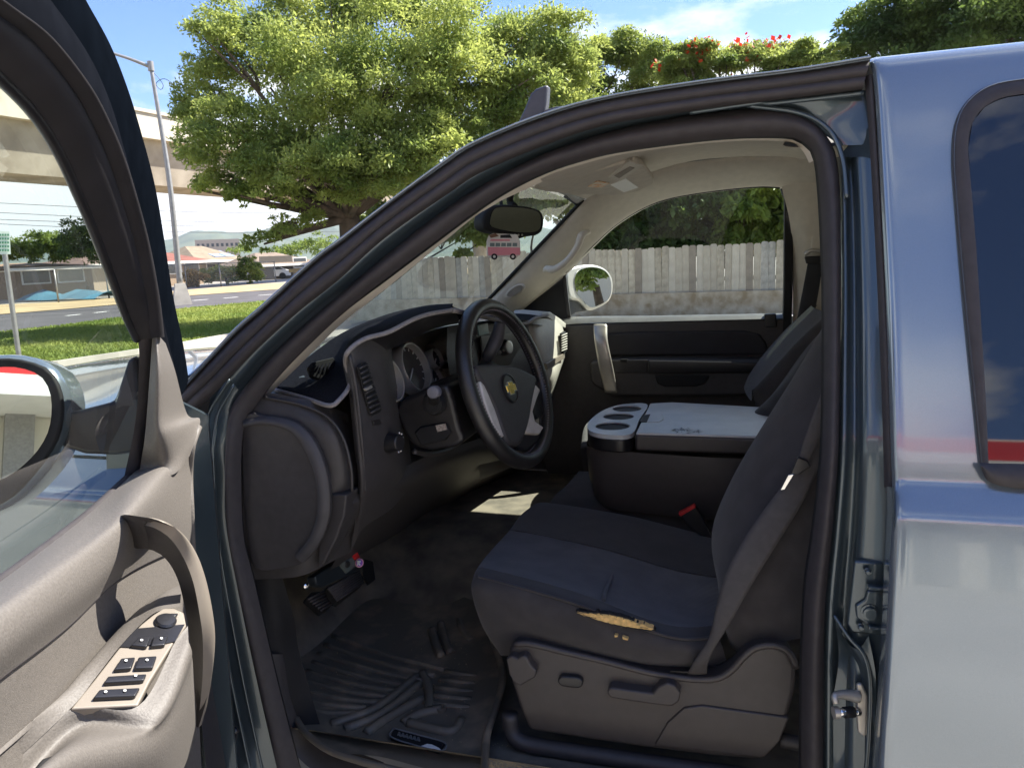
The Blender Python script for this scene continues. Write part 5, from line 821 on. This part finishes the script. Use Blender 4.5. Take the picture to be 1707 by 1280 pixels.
# ---- dash cover lying on the dashboard
M_dm = mat('dash_cover_carpet', (.014, .014, .018), 1.0, var=.35, nscale=220, bump=.9, bscale=700, spec=.05); M_pipe = mat('cover_piping', (.24, .22, .21), .8, var=.12, nscale=150, bump=.4, bscale=500)
dm = thing('dash_cover', 'dark carpet dash cover with grey piping laid over the dashboard', 'dash cover', (-.8, .6, 1.34))
PI_ = [(459, 650, -.885), (510, 664, -.79), (549, 676, -.70), (566, 666, -.685), (582, 645, -.683), (584, 628, -.683), (576, 604, -.683), (581, 585, -.665), (608, 565, -.648), (647, 554, -.62), (686, 534, -.595), (714, 524, -.58), (753, 517, -.565)]
pl = [UX(*p) for p in PI_]; tube('piping', pl, .0045, M_pipe, dm, n=90, sides=8)
back_ = [UX(x, y, X) for x, y, X in ((452, 648, -.90), (480, 622, -.92), (500, 606, -.94), (520, 590, -.95), (540, 575, -.95), (560, 561, -.95), (580, 550, -.95), (600, 541, -.95), (625, 531, -.94), (655, 521, -.92), (690, 513, -.90), (720, 508, -.86), (755, 506, -.80))]
midr = [lerp(a, b, .45) + Vector((0, 0, .006)) for a, b in zip(pl, back_)]
patch('cover', [[p + Vector((0, 0, .001)) for p in pl], [lerp(a, b, .12) + Vector((0, 0, .006)) for a, b in zip(pl, back_)], midr, back_], M_dm, dm, k=4)
patch('cover_far', [[UX(753, 517, -.565), (-.56, 1.0, 1.355), (-.60, 1.4, 1.335), (-.63, 1.58, 1.315)], [UX(754, 511, -.68), (-.70, 1.0, 1.365), (-.72, 1.4, 1.345), (-.74, 1.6, 1.318)], [UX(755, 506, -.80), (-.95, 1.0, 1.345), (-.95, 1.4, 1.33), (-.9, 1.6, 1.31)]], M_dm, dm)
tube('piping', [UX(753, 517, -.565), (-.558, .9, 1.355), (-.565, 1.1, 1.352), (-.60, 1.4, 1.335), (-.63, 1.58, 1.315)], .0055, M_pipe, dm, n=50, sides=8)
slab('vent_bezel', [UX(x, y, -.80) + Vector((0, 0, .004)) for x, y in ((513, 615), (520, 607), (556, 598), (560, 604), (558, 640), (548, 641), (518, 630))], (-.01, .01, -.006), M_rubB, dm, .003)
for k in range(6): tube('vent_slat', [UX(519 + 6.2 * k, 618 + 2.2 * k, -.794), UX(526 + 6.2 * k, 610 - 1.2 * k, -.794)], .0022, M_dm, dm, n=3, sides=5)
# ---- driver seat
ds = part('driver_seat', 'charcoal cloth driver seat with a torn side bolster')
cush = [[(842, 1092, .26), (950, 1094, .25), (1060, 1112, .25), (1150, 1116, .25), (1215, 1112, .27)], [(812, 1045, .23), (940, 1074, .21), (1060, 1100, .205), (1150, 1104, .21), (1210, 1098, .25)], [(795, 990, .22), (935, 1040, .19), (1060, 1078, .185), (1145, 1085, .19), (1205, 1080, .24)], [(798, 962, .235), (945, 1003, .20), (1075, 1050, .195), (1140, 1066, .20), (1200, 1062, .25)], [(806, 946, .27), (955, 985, .24), (1080, 1032, .235), (1145, 1045, .24), (1205, 1040, .28)]]
cushF = [UP(*p) if False else p for p in []]
crow = [[UY(*p) for p in r] for r in cush]
top_rows = [[(822, 925, .36), (968, 962, .34), (1090, 1005, .33), (1150, 1018, .33), (1215, 1020, .35)], [(858, 885, .53), (1000, 914, .51), (1108, 946, .50), (1163, 958, .49), (1222, 966, .48)], [(880, 862, .66), (1016, 885, .64), (1118, 908, .62), (1170, 920, .61), (1230, 930, .60)], [(906, 838, .78), (1036, 858, .76), (1128, 880, .74), (1180, 893, .73), (1236, 905, .72)], [(918, 842, .83), (1040, 864, .80), (1128, 886, .78), (1180, 900, .77), (1236, 912, .76)]]
trow = [[UY(*p) for p in r] for r in top_rows]
def wrapf(row): return [row[0] + Vector((.03, .12, -.10)), row[0] + Vector((-.006, .05, -.035))] + row
cu_ = patch('cushion', [wrapf(r) for r in crow], M_cloth, ds); 
def lift(r, h): return [p + Vector((0, 0, h)) for p in r]
ct_ = patch('cushion_top', [wrapf(r) for r in [crow[-1]] + trow[:2]], M_clothB, ds); patch('far_bolster', [wrapf(r) for r in trow[1:2] + [[p + Vector((0, 0, .010)) for p in trow[2]]] + trow[3:]], M_cloth, ds); tube('insert_seam', [p + Vector((0, 0, .002)) for p in trow[1]], .0025, M_cloth, ds, n=40, sides=6)
tube('cushion_seam', [p + Vector((0, -.002, .003)) for p in crow[3][:5]], .0028, M_cloth, ds, n=50, sides=6)
tube('cross_seam', [UY(1052, 908, .62) + Vector((0, 0, .003)), UY(1030, 945, .47) + Vector((0, 0, .003)), UY(1010, 985, .30) + Vector((0, 0, .003)), UY(1006, 1003, .24) + Vector((0, 0, .003))], .004, M_clothB, ds, n=30, sides=6)
FM = [(962, 1018), (985, 1020), (1010, 1022), (1040, 1030), (1070, 1042), (1090, 1053), (1066, 1050), (1035, 1044), (1005, 1036), (985, 1028)]
def cushpt(x, y): return UY(x, y, np.interp(y - (x - 960) * .30, [1003, 1040, 1075], [.193, .182, .184]) - .006)
FO = cr([Vector((x, y, 0)) for x, y in FM], 60, True); FO = FO + np.random.default_rng(4).normal(0, .55, FO.shape) * [1, 1, 0]; FC = FO.mean(0); FO = FC + (FO - FC) * [1, .8, 1]
slab('torn_foam', [cushpt(x, y) for x, y, _ in FO], (0, .015, 0), M_foam, ds); FE = FC + (FO - FC) * [1.05, 1.22, 0] + np.random.default_rng(6).normal(0, .7, FO.shape) * [1, 1, 0]; slab('torn_edge', [cushpt(x, y) + Vector((0, .003, 0)) for x, y, _ in FE], (0, .01, 0), M_rubB, ds)
for k in range(0, 60, 3): a_, b_ = FE[k], FC + (FE[k] - FC) * random.uniform(.72, .9); tube('frayed_thread', [cushpt(a_[0], a_[1]), cushpt(b_[0] + random.uniform(-3, 3), b_[1]) - Vector((0, .002, 0))], .0005, M_cloth, ds, n=3, sides=4)
for q in (((1024, 1058), (1029, 1058), (1030, 1061), (1025, 1062)), ((1037, 1061), (1047, 1064), (1047, 1067), (1038, 1065))): slab('torn_foam', [cushpt(x, y) - Vector((0, .001, 0)) for x, y in q], (0, .01, 0), M_foam, ds, .001)
bk = [[(1196, 935, .50), (1206, 1000, .36), (1214, 1065, .30), (1232, 1092, .30)], [(1188, 880, .44), (1198, 960, .29), (1215, 1040, .235), (1250, 1082, .24)], [(1215, 810, .40), (1240, 880, .27), (1270, 960, .22), (1300, 1070, .225)], [(1262, 728, .40), (1300, 790, .28), (1330, 870, .235), (1350, 1060, .24)], [(1322, 632, .42), (1360, 690, .30), (1390, 780, .26), (1410, 1040, .27)], [(1372, 548, .44), (1420, 600, .33), (1450, 700, .30), (1470, 1000, .31)]]
brow = [[UY(*p) for p in r] for r in bk]; bfull = [[r[0] + Vector((.09, .40, .0)), r[0] + Vector((.045, .16, .0))] + r for r in brow]
patch('backrest', bfull, M_cloth, ds)
# side shield with its controls
SH = [(846, 1084), (858, 1073), (885, 1073), (940, 1086), (1010, 1102), (1080, 1120), (1150, 1131), (1195, 1130), (1220, 1116), (1238, 1096), (1258, 1080), (1288, 1075), (1315, 1086), (1328, 1112), (1326, 1150), (1312, 1200), (1296, 1240), (1272, 1268), (1190, 1262), (1080, 1248), (970, 1232), (882, 1218), (866, 1180), (850, 1130)]
S_ = lambda x, y, Yv=.195: UY(x, y, Yv)
M_sh = mat('seat_shield', (.056, .048, .045), .42, var=.06, nscale=50, bump=.15, bscale=900)
slab('side_shield', [S_(x, y) for x, y in SH], (0, .05, 0), M_sh, ds, .010, 0, 3)
tube('shield_lip', [S_(x, y, .197) for x, y in SH[1:14]], .0065, M_sh, ds, n=60)
slab('shield_panel', [S_(x, y, .190) for x, y in ((1090, 1243), (1112, 1205), (1140, 1180), (1170, 1176), (1316, 1196), (1300, 1236), (1274, 1264))], (0, .02, 0), M_sh, ds, .004)
slab('recliner_knob', [S_(x, y, .175) for x, y in ((843, 1098), (852, 1093), (862, 1098), (872, 1092), (880, 1097), (884, 1108), (894, 1118), (892, 1130), (880, 1136), (868, 1144), (856, 1138), (848, 1124))], (0, .025, 0), M_sh, ds, .004)
slab('lumbar_switch', [S_(x, y, .183) for x, y in ((929, 1132), (935, 1127), (962, 1129), (971, 1134), (971, 1144), (964, 1148), (938, 1145), (930, 1140))], (0, .015, 0), M_plasL, ds, .004)
slab('seat_lever', [S_(x, y, .172) for x, y in ((1012, 1150), (1018, 1146), (1088, 1156), (1098, 1144), (1112, 1138), (1126, 1143), (1134, 1156), (1132, 1170), (1120, 1178), (1085, 1174), (1020, 1164), (1012, 1158))], (0, .03, 0), M_sh, ds, .006, 0, 3)
slab('belt_slot', [S_(x, y, .20) for x, y in ((1116, 1117), (1150, 1119), (1150, 1123), (1116, 1121))], (0, .004, -.01), M_plasL, ds, .001)
tube('seat_track', [UY(850, 1188, .21), UY(852, 1215, .205), UY(862, 1232, .20), UY(900, 1244, .20), UY(1060, 1268, .20), UY(1260, 1296, .20)], .017, M_plas, ds, n=50); tube('track_end', [UY(1300, 1232, .22), UY(1340, 1240, .22)], .014, M_plas, ds, n=6)
bl_ = band('seat_belt', [UY(x, y, Yv) for x, y, Yv in ((1371, 668, .24), (1350, 735, .235), (1310, 800, .225), (1252, 880, .205), (1212, 950, .19), (1194, 1010, .18), (1182, 1062, .175), (1158, 1100, .18), (1146, 1122, .195))], [UY(x, y, Yv) for x, y, Yv in ((1378, 740, .235), (1366, 775, .23), (1335, 842, .215), (1290, 915, .195), (1250, 980, .18), (1216, 1040, .172), (1192, 1078, .172), (1180, 1105, .178), (1178, 1122, .195))], mat('belt_grey', (.062, .056, .054), .7, var=.1, nscale=80, bump=.2, bscale=900), ds, .003, n=60, thick=.0018)
band('belt_upper', [UY(x, y, .215) for x, y in ((1375, 640), (1352, 700), (1330, 765))], [UY(x, y, .215) for x, y in ((1379, 700), (1360, 745), (1340, 785))], MATS['belt_grey'], ds, .002, n=20, thick=.0018)
slab('belt_tongue', [UY(x, y, .205) for x, y in ((1330, 762), (1346, 768), (1352, 778), (1330, 792), (1318, 790))], (0, .008, 0), M_plasL, ds, .002); slab('tongue_plate', [UY(x, y, .204) for x, y in ((1314, 792), (1324, 790), (1308, 816), (1301, 817))], (0, .003, 0), M_chrome, ds, .0008)
# ---- centre seat, passenger seat, folded console
cse = part('centre_seat'); 
patch('cushion', [[UY(918, 842, .84), UY(1040, 864, .84), UY(1130, 886, .84), UY(1240, 905, .84)], [UY(925, 826, .90), UY(1045, 838, .88), UY(1135, 856, .87), UY(1250, 880, .86)], [UY(945, 808, .98), UY(1050, 818, .96), UY(1150, 832, .95), UY(1250, 850, .94)], [UY(965, 785, 1.12), UY(1060, 790, 1.1), UY(1160, 805, 1.1), UY(1250, 820, 1.1)]], M_cloth, cse)
patch('cushion_front', [[UY(918, 842, .84), UY(925, 826, .90), UY(945, 808, .98), UY(965, 785, 1.12)], [UY(918, 842, .84) + Vector((-.06, .02, -.10)), UY(925, 826, .90) + Vector((-.06, .02, -.10)), UY(945, 808, .98) + Vector((-.06, .02, -.1)), UY(965, 785, 1.12) + Vector((-.06, .02, -.10))], [UY(918, 842, .84) + Vector((-.02, .02, -.25)), UY(925, 826, .90) + Vector((-.02, .02, -.25)), UY(945, 808, .98) + Vector((-.02, .02, -.25)), UY(965, 785, 1.12) + Vector((-.02, .02, -.25))]], M_cloth, cse)
slab('buckle', [UY(x, y, .71) for x, y in ((1131, 857), (1157, 843), (1168, 856), (1196, 912), (1180, 905), (1150, 880))], (0, .022, 0), M_plasL, cse, .004); slab('buckle_button', [UY(x, y, .708) for x, y in ((1131, 856), (1157, 842), (1160, 846), (1134, 861))], (0, .018, 0), M_red, cse, .001)
slab('buckle_receiver', [UY(x, y, .70) for x, y in ((1182, 938), (1190, 933), (1206, 937), (1206, 952), (1186, 954))], (0, .025, 0), M_plasL, cse, .005)
con = part('centre_console'); KZ = 1.072; KL = lambda x, y, z=KZ: UZ(x, y, z)
Kc = mat('console_vinyl', (.62, .63, .62), .22, var=.06, nscale=12, bump=.15, bscale=700)
lid = [KL(x, y) for x, y in ((1058, 724), (1082, 674), (1120, 672), (1300, 682), (1330, 700), (1262, 730))]; slab('lid', lid, (0, 0, -.045), M_sh, con, .008, 0, 3); lc_ = sum(lid, Vector()) / len(lid); slab('lid_pad', [lc_ + (p - lc_) * .985 + Vector((0, 0, .004)) for p in lid], (0, 0, -.008), Kc, con, .003)
dxc = Vector((0, 0, -1))
def down(p, d): return (p[0], p[1], p[2] - d)
side_top = [KL(x, y) for x, y in ((1060, 724), (1150, 727), (1262, 731))]
cupo = [KL(x, y) for x, y in ((1052, 723), (1010, 724), (986, 719), (979, 711), (984, 700), (1000, 687), (1020, 678), (1045, 673), (1079, 674))]
cl = cr(cupo + [KL(1066, 699)], 60, True)
holes = []; cups = []
for x, y, r in ((1021, 710, .047), (1031, 694, .044), (1045, 681, .044)):
    c = KL(x, y); cups.append((c, r)); holes.append([(c.x + r * math.cos(w), c.y + r * math.sin(w)) for w in np.linspace(0, 2 * math.pi, 28, endpoint=False)])
plate_holes('cup_tray', [(p[0], p[1]) for p in cl], holes, KZ - .006, .012, Kc, con)
for c, r in cups: o = cyl('cup_holder', c - Vector((0, 0, .07)), (0, 0, 1), [(.001, 0), (r * .94, 0), (r, .066), (r + .002, .0645)], M_rubB, con, 28)
slab('tray_skirt', [Vector((p[0], p[1], KZ - .0125)) for p in cl], (0, 0, -.035), M_plasL, con, .004)
bx_pts = [lerp(KL(978, 716), KL(1066, 699), .02), KL(1055, 724), KL(1262, 732), KL(1345, 705), KL(1300, 680), KL(1080, 675), KL(1000, 690)]
bl2 = [Vector((p.x, p.y, KZ - .048)) for p in bx_pts]; cen_ = sum(bl2, Vector()) / len(bl2)
B0 = cr(bl2, 60, True); loftr = []
for f, dz in ((1.0, 0), (1.0, -.03), (.985, -.09), (.93, -.15), (.85, -.175)): q = B0.copy(); q[:, :2] = cen_.xy[:] + (q[:, :2] - np.array(cen_.xy[:])) * f; q[:, 2] += dz; loftr.append(q)
mesh('base', np.vstack(loftr), grid_faces(5, 60, True), M_sh, con)
slab('latch', [KL(x, y, KZ + .006) for x, y in ((1083, 692), (1104, 689), (1106, 698), (1098, 703), (1078, 703))], (0, 0, -.006), Kc, con, .0015); slab('latch_recess', [KL(x, y, KZ + .0055) for x, y in ((1072, 692), (1084, 690), (1078, 703), (1066, 703))], (0, 0, -.004), M_rubB, con)
TV, TF = [], []
for k in range(46):
    x = 1120 + RNG.random() * 50; y = 716 + (x - 1120) * .06 + RNG.normal(0, 2.0); p = KL(x, y, KZ + .0048); a = RNG.random() * 6.28; l_ = .004 + .008 * RNG.random(); d_ = Vector((math.cos(a), math.sin(a), 0)); w_ = Vector((-d_.y, d_.x, 0)) * .0012; n0 = len(TV); TV += [p - d_ * l_, p + w_, p + d_ * l_, p - w_]; TF.append((n0, n0 + 1, n0 + 2, n0 + 3))
kind(mesh('lid_cracks', TV, TF, M_rubB, con, smooth=False), 'stuff')
pse = part('passenger_seat')
pb_ = [[(1252, 668, 1.25), (1254, 650, 1.22), (1262, 690, 1.18)], [(1262, 645, 1.30), (1268, 640, 1.24), (1300, 680, 1.20)], [(1290, 606, 1.32), (1305, 604, 1.26), (1340, 640, 1.22)], [(1330, 562, 1.34), (1345, 562, 1.28), (1380, 590, 1.24)], [(1375, 520, 1.36), (1392, 522, 1.30), (1430, 550, 1.26)]]
prow = [[UY(*p) for p in r] for r in pb_]; patch('backrest', [[r[0] + Vector((.05, .38, -.01)), r[0] + Vector((-.015, .25, .0))] + r for r in prow], M_cloth, pse)
patch('centre_back', [[UY(1240, 700, 1.12), UY(1262, 690, 1.05), UY(1290, 720, .98)], [UY(1285, 660, 1.14), UY(1310, 640, 1.07), UY(1340, 670, 1.0)], [UY(1340, 585, 1.16), UY(1365, 575, 1.10), UY(1395, 610, 1.04)], [UY(1380, 540, 1.18), UY(1400, 530, 1.12), UY(1430, 560, 1.06)]], M_cloth, pse)
patch('cushion', [[(-.45, 1.2, .86), (-.2, 1.2, .88), (.1, 1.2, .86)], [(-.48, 1.45, .88), (-.2, 1.45, .89), (.1, 1.45, .87)], [(-.45, 1.68, .86), (-.2, 1.68, .88), (.1, 1.68, .86)]], M_cloth, pse, thick=.12)
# ---- pedals and the lock clamped on them
pe = part('pedals'); PXX = -.88; PP = lambda x, y, X=PXX: UX(x, y, X); pv = (UX(575, 975, -.84) - UX(575, 975, -.88))
slab('brake_pedal', [PP(x, y) for x, y in ((545, 978), (596, 948), (608, 962), (604, 974), (566, 1004), (556, 1000))], (-.02, .01, -.02), M_rubB, pe, .004)
for k in range(7): t = (k + .5) / 7; a, b = lerp(Vector((546, 980, 0)), Vector((562, 1002, 0)), t), lerp(Vector((597, 950, 0)), Vector((606, 972, 0)), t); tube('pedal_rib', [PP(a.x, a.y, -.876), PP(b.x, b.y, -.876)], .0035, M_rub, pe, n=3, sides=6)
slab('parking_pedal', [PP(x, y, -.90) for x, y in ((510, 996), (520, 985), (540, 983), (553, 996), (553, 1010), (537, 1021))], (-.02, .01, -.02), M_rubB, pe, .006)
for k in range(6): t = (k + .5) / 6; a, b = lerp(Vector((511, 997, 0)), Vector((536, 1019, 0)), t), lerp(Vector((538, 984, 0)), Vector((553, 1008, 0)), t); tube('pedal_rib', [PP(a.x, a.y, -.895), PP(b.x, b.y, -.895)], .003, M_rub, pe, n=3, sides=6)
slab('gas_pedal', [PP(x, y, -.92) for x, y in ((606, 930), (622, 935), (626, 965), (614, 974), (606, 960))], (-.01, .01, -.01), M_rubB, pe, .003); tube('pedal_arm', [PP(575, 950, -.90), PP(560, 900, -1.0), PP(555, 860, -1.05)], .012, M_plasL, pe, n=8); cyl('bolt_head', PP(510, 976, -.90), (1, -.6, .2), [(.007, 0), (.007, .004), (.003, .006)], M_chrome, pe, 8)
pk = thing('pedal_lock', 'black pedal lock with a red end and purple tag clamped over the brake pedal', 'pedal lock', PP(560, 960, -.88)); LKX = -.862; LK = lambda x, y, X=LKX: UX(x, y, X)
slab('body', [LK(x, y) for x, y in ((525, 960), (568, 932), (592, 922), (604, 938), (600, 950), (576, 962), (540, 978), (528, 975))], (-.03, .01, -.01), mat('lock_steel', (.035, .045, .055), .35, .4), pk, .005)
slab('lock_face', [LK(x, y, -.858) for x, y in ((566, 940), (588, 928), (596, 942), (578, 956))], (-.006, 0, 0), mat('lock_grey', (.12, .14, .13), .45), pk, .002); cyl('keyhole', LK(578, 940, -.857), (1, -.5, .2), [(.008, 0), (.008, .003), (.004, .004)], M_plasL, pk, 16)
slab('red_end', [LK(x, y, -.858) for x, y in ((586, 922), (596, 918), (602, 930), (592, 934))], (-.025, .005, 0), M_red, pk, .003); cyl('purple_tag', LK(599, 938, -.852), (1, -.7, .25), [(.011, -.002), (.011, .001)], mat('tag_pink', (.75, .35, .45), .5), pk, 20); cyl('tag_ring', LK(599, 938, -.850), (1, -.7, .25), [(.008, -.001), (.008, .0015)], mat('tag_purple', (.25, .08, .55), .5), pk, 20); slab('tag_letter', [LK(x, y, -.847) for x, y in ((596, 934), (602, 934), (602, 937), (599, 938), (602, 942), (599, 942), (597, 939), (597, 942), (596, 942))], (-.001, 0, 0), M_white, pk)
cyl('release_cover', UX(458, 963, -.93), (1, -.7, .1), [(.02, 0), (.02, .004)], M_plasL, pe, 4)
# ---- rubber floor mat
fm = thing('floor_mat', 'dirty ribbed black rubber floor mat in the driver footwell', 'floor mat', UZ(650, 1150, .56)); MZ = .568; Mz = lambda x, y, z=MZ: UZ(x, y, z)
mrow = [[(468, 1020, .60), (520, 985, .585), (620, 950, .585), (720, 975, .585), (800, 1005, .60)], [(468, 1070, .585), (530, 1045, .57), (620, 1010, .57), (720, 1020, .57), (806, 1040, .585)], [(478, 1120, .58), (550, 1110, .568), (640, 1100, .568), (740, 1100, .568), (838, 1110, .58)], [(488, 1180, .58), (560, 1170, .568), (650, 1170, .568), (740, 1180, .568), (830, 1170, .58)], [(515, 1225, .585), (580, 1215, .568), (660, 1225, .568), (740, 1235, .568), (812, 1240, .58)], [(570, 1255, .59), (630, 1260, .575), (690, 1275, .575), (750, 1290, .575), (808, 1300, .585)]]
patch('tray', [[UZ(*p) for p in r] for r in mrow], M_matr, fm)
tube('raised_edge', [UZ(*p) for p in ((468, 1030, .603), (472, 1085, .598), (482, 1150, .595), (498, 1205, .598), (540, 1245, .60), (600, 1268, .602), (690, 1290, .602))], .007, M_matr, fm, n=50); tube('raised_edge', [UZ(*p) for p in ((800, 1010, .61), (828, 1085, .60), (838, 1130, .598), (826, 1180, .596), (811, 1230, .596), (808, 1300, .60))], .008, M_matr, fm, n=50)
for k in range(9):
    t = k / 8; x0, y0 = lerp(515, 488, t) + 40 * (1 - t) ** 2, lerp(1060, 1178, t); x1, y1 = lerp(745, 590, t), lerp(1118, 1190, t); tube('rib', [Mz(x0, y0), Mz(lerp(x0, x1, .5), lerp(y0, y1, .5) + 4), Mz(x1, y1)], .008, M_matr, fm, n=16, sides=6)
for k in range(5): tube('rib', [Mz(795 - 3 * k, 1128 + 13 * k), Mz(740 - 8 * k, 1120 + 13 * k)], .008, M_matr, fm, n=4, sides=6)
for q in (((696, 1128), (628, 1180), (552, 1208)), ((700, 1140), (640, 1188), (575, 1216)), ((704, 1165), (650, 1195), (610, 1222)), ((704, 1122), (715, 1150), (716, 1185)), ((672, 1205), (700, 1190), (735, 1182)), ((720, 1050), (727, 1075), (736, 1095)), ((735, 1040), (742, 1068), (752, 1088)), ((765, 1035), (772, 1055), (786, 1070)), ((770, 1200), (750, 1220), (680, 1205))): tube('ridge', [Mz(*p) for p in q], .012, M_matr, fm, n=14, sides=6)
cyl('grommet', Mz(735, 1183), (0, 0, 1), [(.012, 0), (.012, .008), (.008, .008), (.008, .003)], M_matr, fm, 20)
slab('badge', [Mz(x, y, .580) for x, y in ((654, 1218), (660, 1212), (742, 1236), (734, 1252), (650, 1228))], (0, 0, -.008), M_rubB, fm, .002)
tube('badge_rim', [Mz(x, y, .581) for x, y in ((656, 1213), (700, 1225), (741, 1237), (735, 1251), (690, 1241), (651, 1227), (656, 1213))], .0018, mat('badge_grey', (.18, .18, .175), .5), fm, n=50, sides=5)
for k in range(6): x = 663 + 6.4 * k; y = 1219 + 1.7 * k; tube('badge_letter', [Mz(x, y + 6, .581), Mz(x + 2.5, y, .581), Mz(x + 4.5, y + 8, .581), Mz(x + 1.2, y + 4, .581)], .0013, mat('badge_grey', (.18, .18, .175), .5), fm, n=12, sides=4)
slab('badge_motif', [Mz(x, y, .5815) for x, y in ((701, 1243), (712, 1239), (720, 1240), (732, 1246), (736, 1250), (724, 1247), (714, 1246), (706, 1247))], (0, 0, -.001), M_white, fm)
# grit on the floor and mat (uncountable)
DV, DF = [], []
for k in range(620):
    if k < 200: x, y, z = RNG.normal(735, 50), RNG.normal(1130, 55), .572
    elif k < 560: x, y, z = 815 + abs(RNG.normal(0, 60)), 1278 - abs(RNG.normal(0, 16)), .556
    else: x, y, z = RNG.normal(560, 45), RNG.normal(1130, 45), .572
    if x > 845 and y < 1235: continue
    p = UZ(x, y, z); s = .0006 + .0010 * RNG.random(); n0 = len(DV); DV += [p + Vector((s, 0, 0)), p + Vector((-s * .6, s, 0)), p + Vector((-s * .6, -s, 0)), p + Vector((0, 0, s * 1.4))]; DF += [(n0, n0 + 1, n0 + 3), (n0 + 1, n0 + 2, n0 + 3), (n0 + 2, n0, n0 + 3)]
gr = mesh('grit', DV, DF, mat('sand_grit', (.42, .33, .2), .9, var=.3, nscale=300), smooth=False); kind(gr, 'stuff'); gr['label'] = 'scattered sand and grit on the driver floor and mat'; gr['category'] = 'grit'
# ---- cardboard van hanging from the rear-view mirror
afc = UY(840, 411, .90); an_ = (CAM - afc).normalized(); an_ = Vector((an_.x, an_.y, 0)).normalized(); AF = lambda x, y, h=0: UP(x, y, afc + an_ * h, an_)
af = thing('air_freshener', 'pink cardboard camper van air freshener hanging below the rear-view mirror', 'air freshener', AF(840, 432)); M_pink = mat('card_pink', (.62, .22, .26), .7, var=.04); M_card = mat('card_white', (.6, .56, .52), .7)
slab('card', [AF(x, y) for x, y in ((811, 402), (815, 392), (822, 389), (862, 391), (867, 402), (868, 424), (860, 431), (852, 432), (846, 428), (832, 428), (826, 432), (818, 431), (811, 426))], -an_ * .002, M_card, af, .0005); slab('lower_body', [AF(x, y, .001) for x, y in ((813, 412), (867, 413), (867, 425), (814, 426))], -an_ * .001, M_pink, af)
for k in range(5): slab('side_window', [AF(x, y, .001) for x, y in ((817 + 9.4 * k, 405), (824.5 + 9.4 * k, 405.2), (824.5 + 9.4 * k, 411), (816.5 + 9.4 * k, 411))], -an_ * .001, mat('card_window', (.12, .16, .16), .5), af)
for x in (824, 855): cyl('wheel', AF(x, 428, .001), an_, [(.0085, 0), (.0085, .001)], M_rubB, af, 20); cyl('hubcap', AF(x, 428, .0022), an_, [(.004, 0), (.004, .0006)], M_card, af, 14)
for q, m_ in ((((815, 392), (826, 389), (832, 394), (818, 397)), mat('card_brown', (.16, .08, .05), .7)), (((834, 392), (850, 391), (854, 397), (834, 397)), M_rubB), (((818, 399), (850, 399), (850, 402), (817, 402)), M_pink)): slab('roof_luggage', [AF(x, y, .0012) for x, y in q], -an_ * .001, m_, af)
tube('string', [AF(842, 391), UR(850, 388, -.02)], .0008, M_white, af, n=4, sides=4)
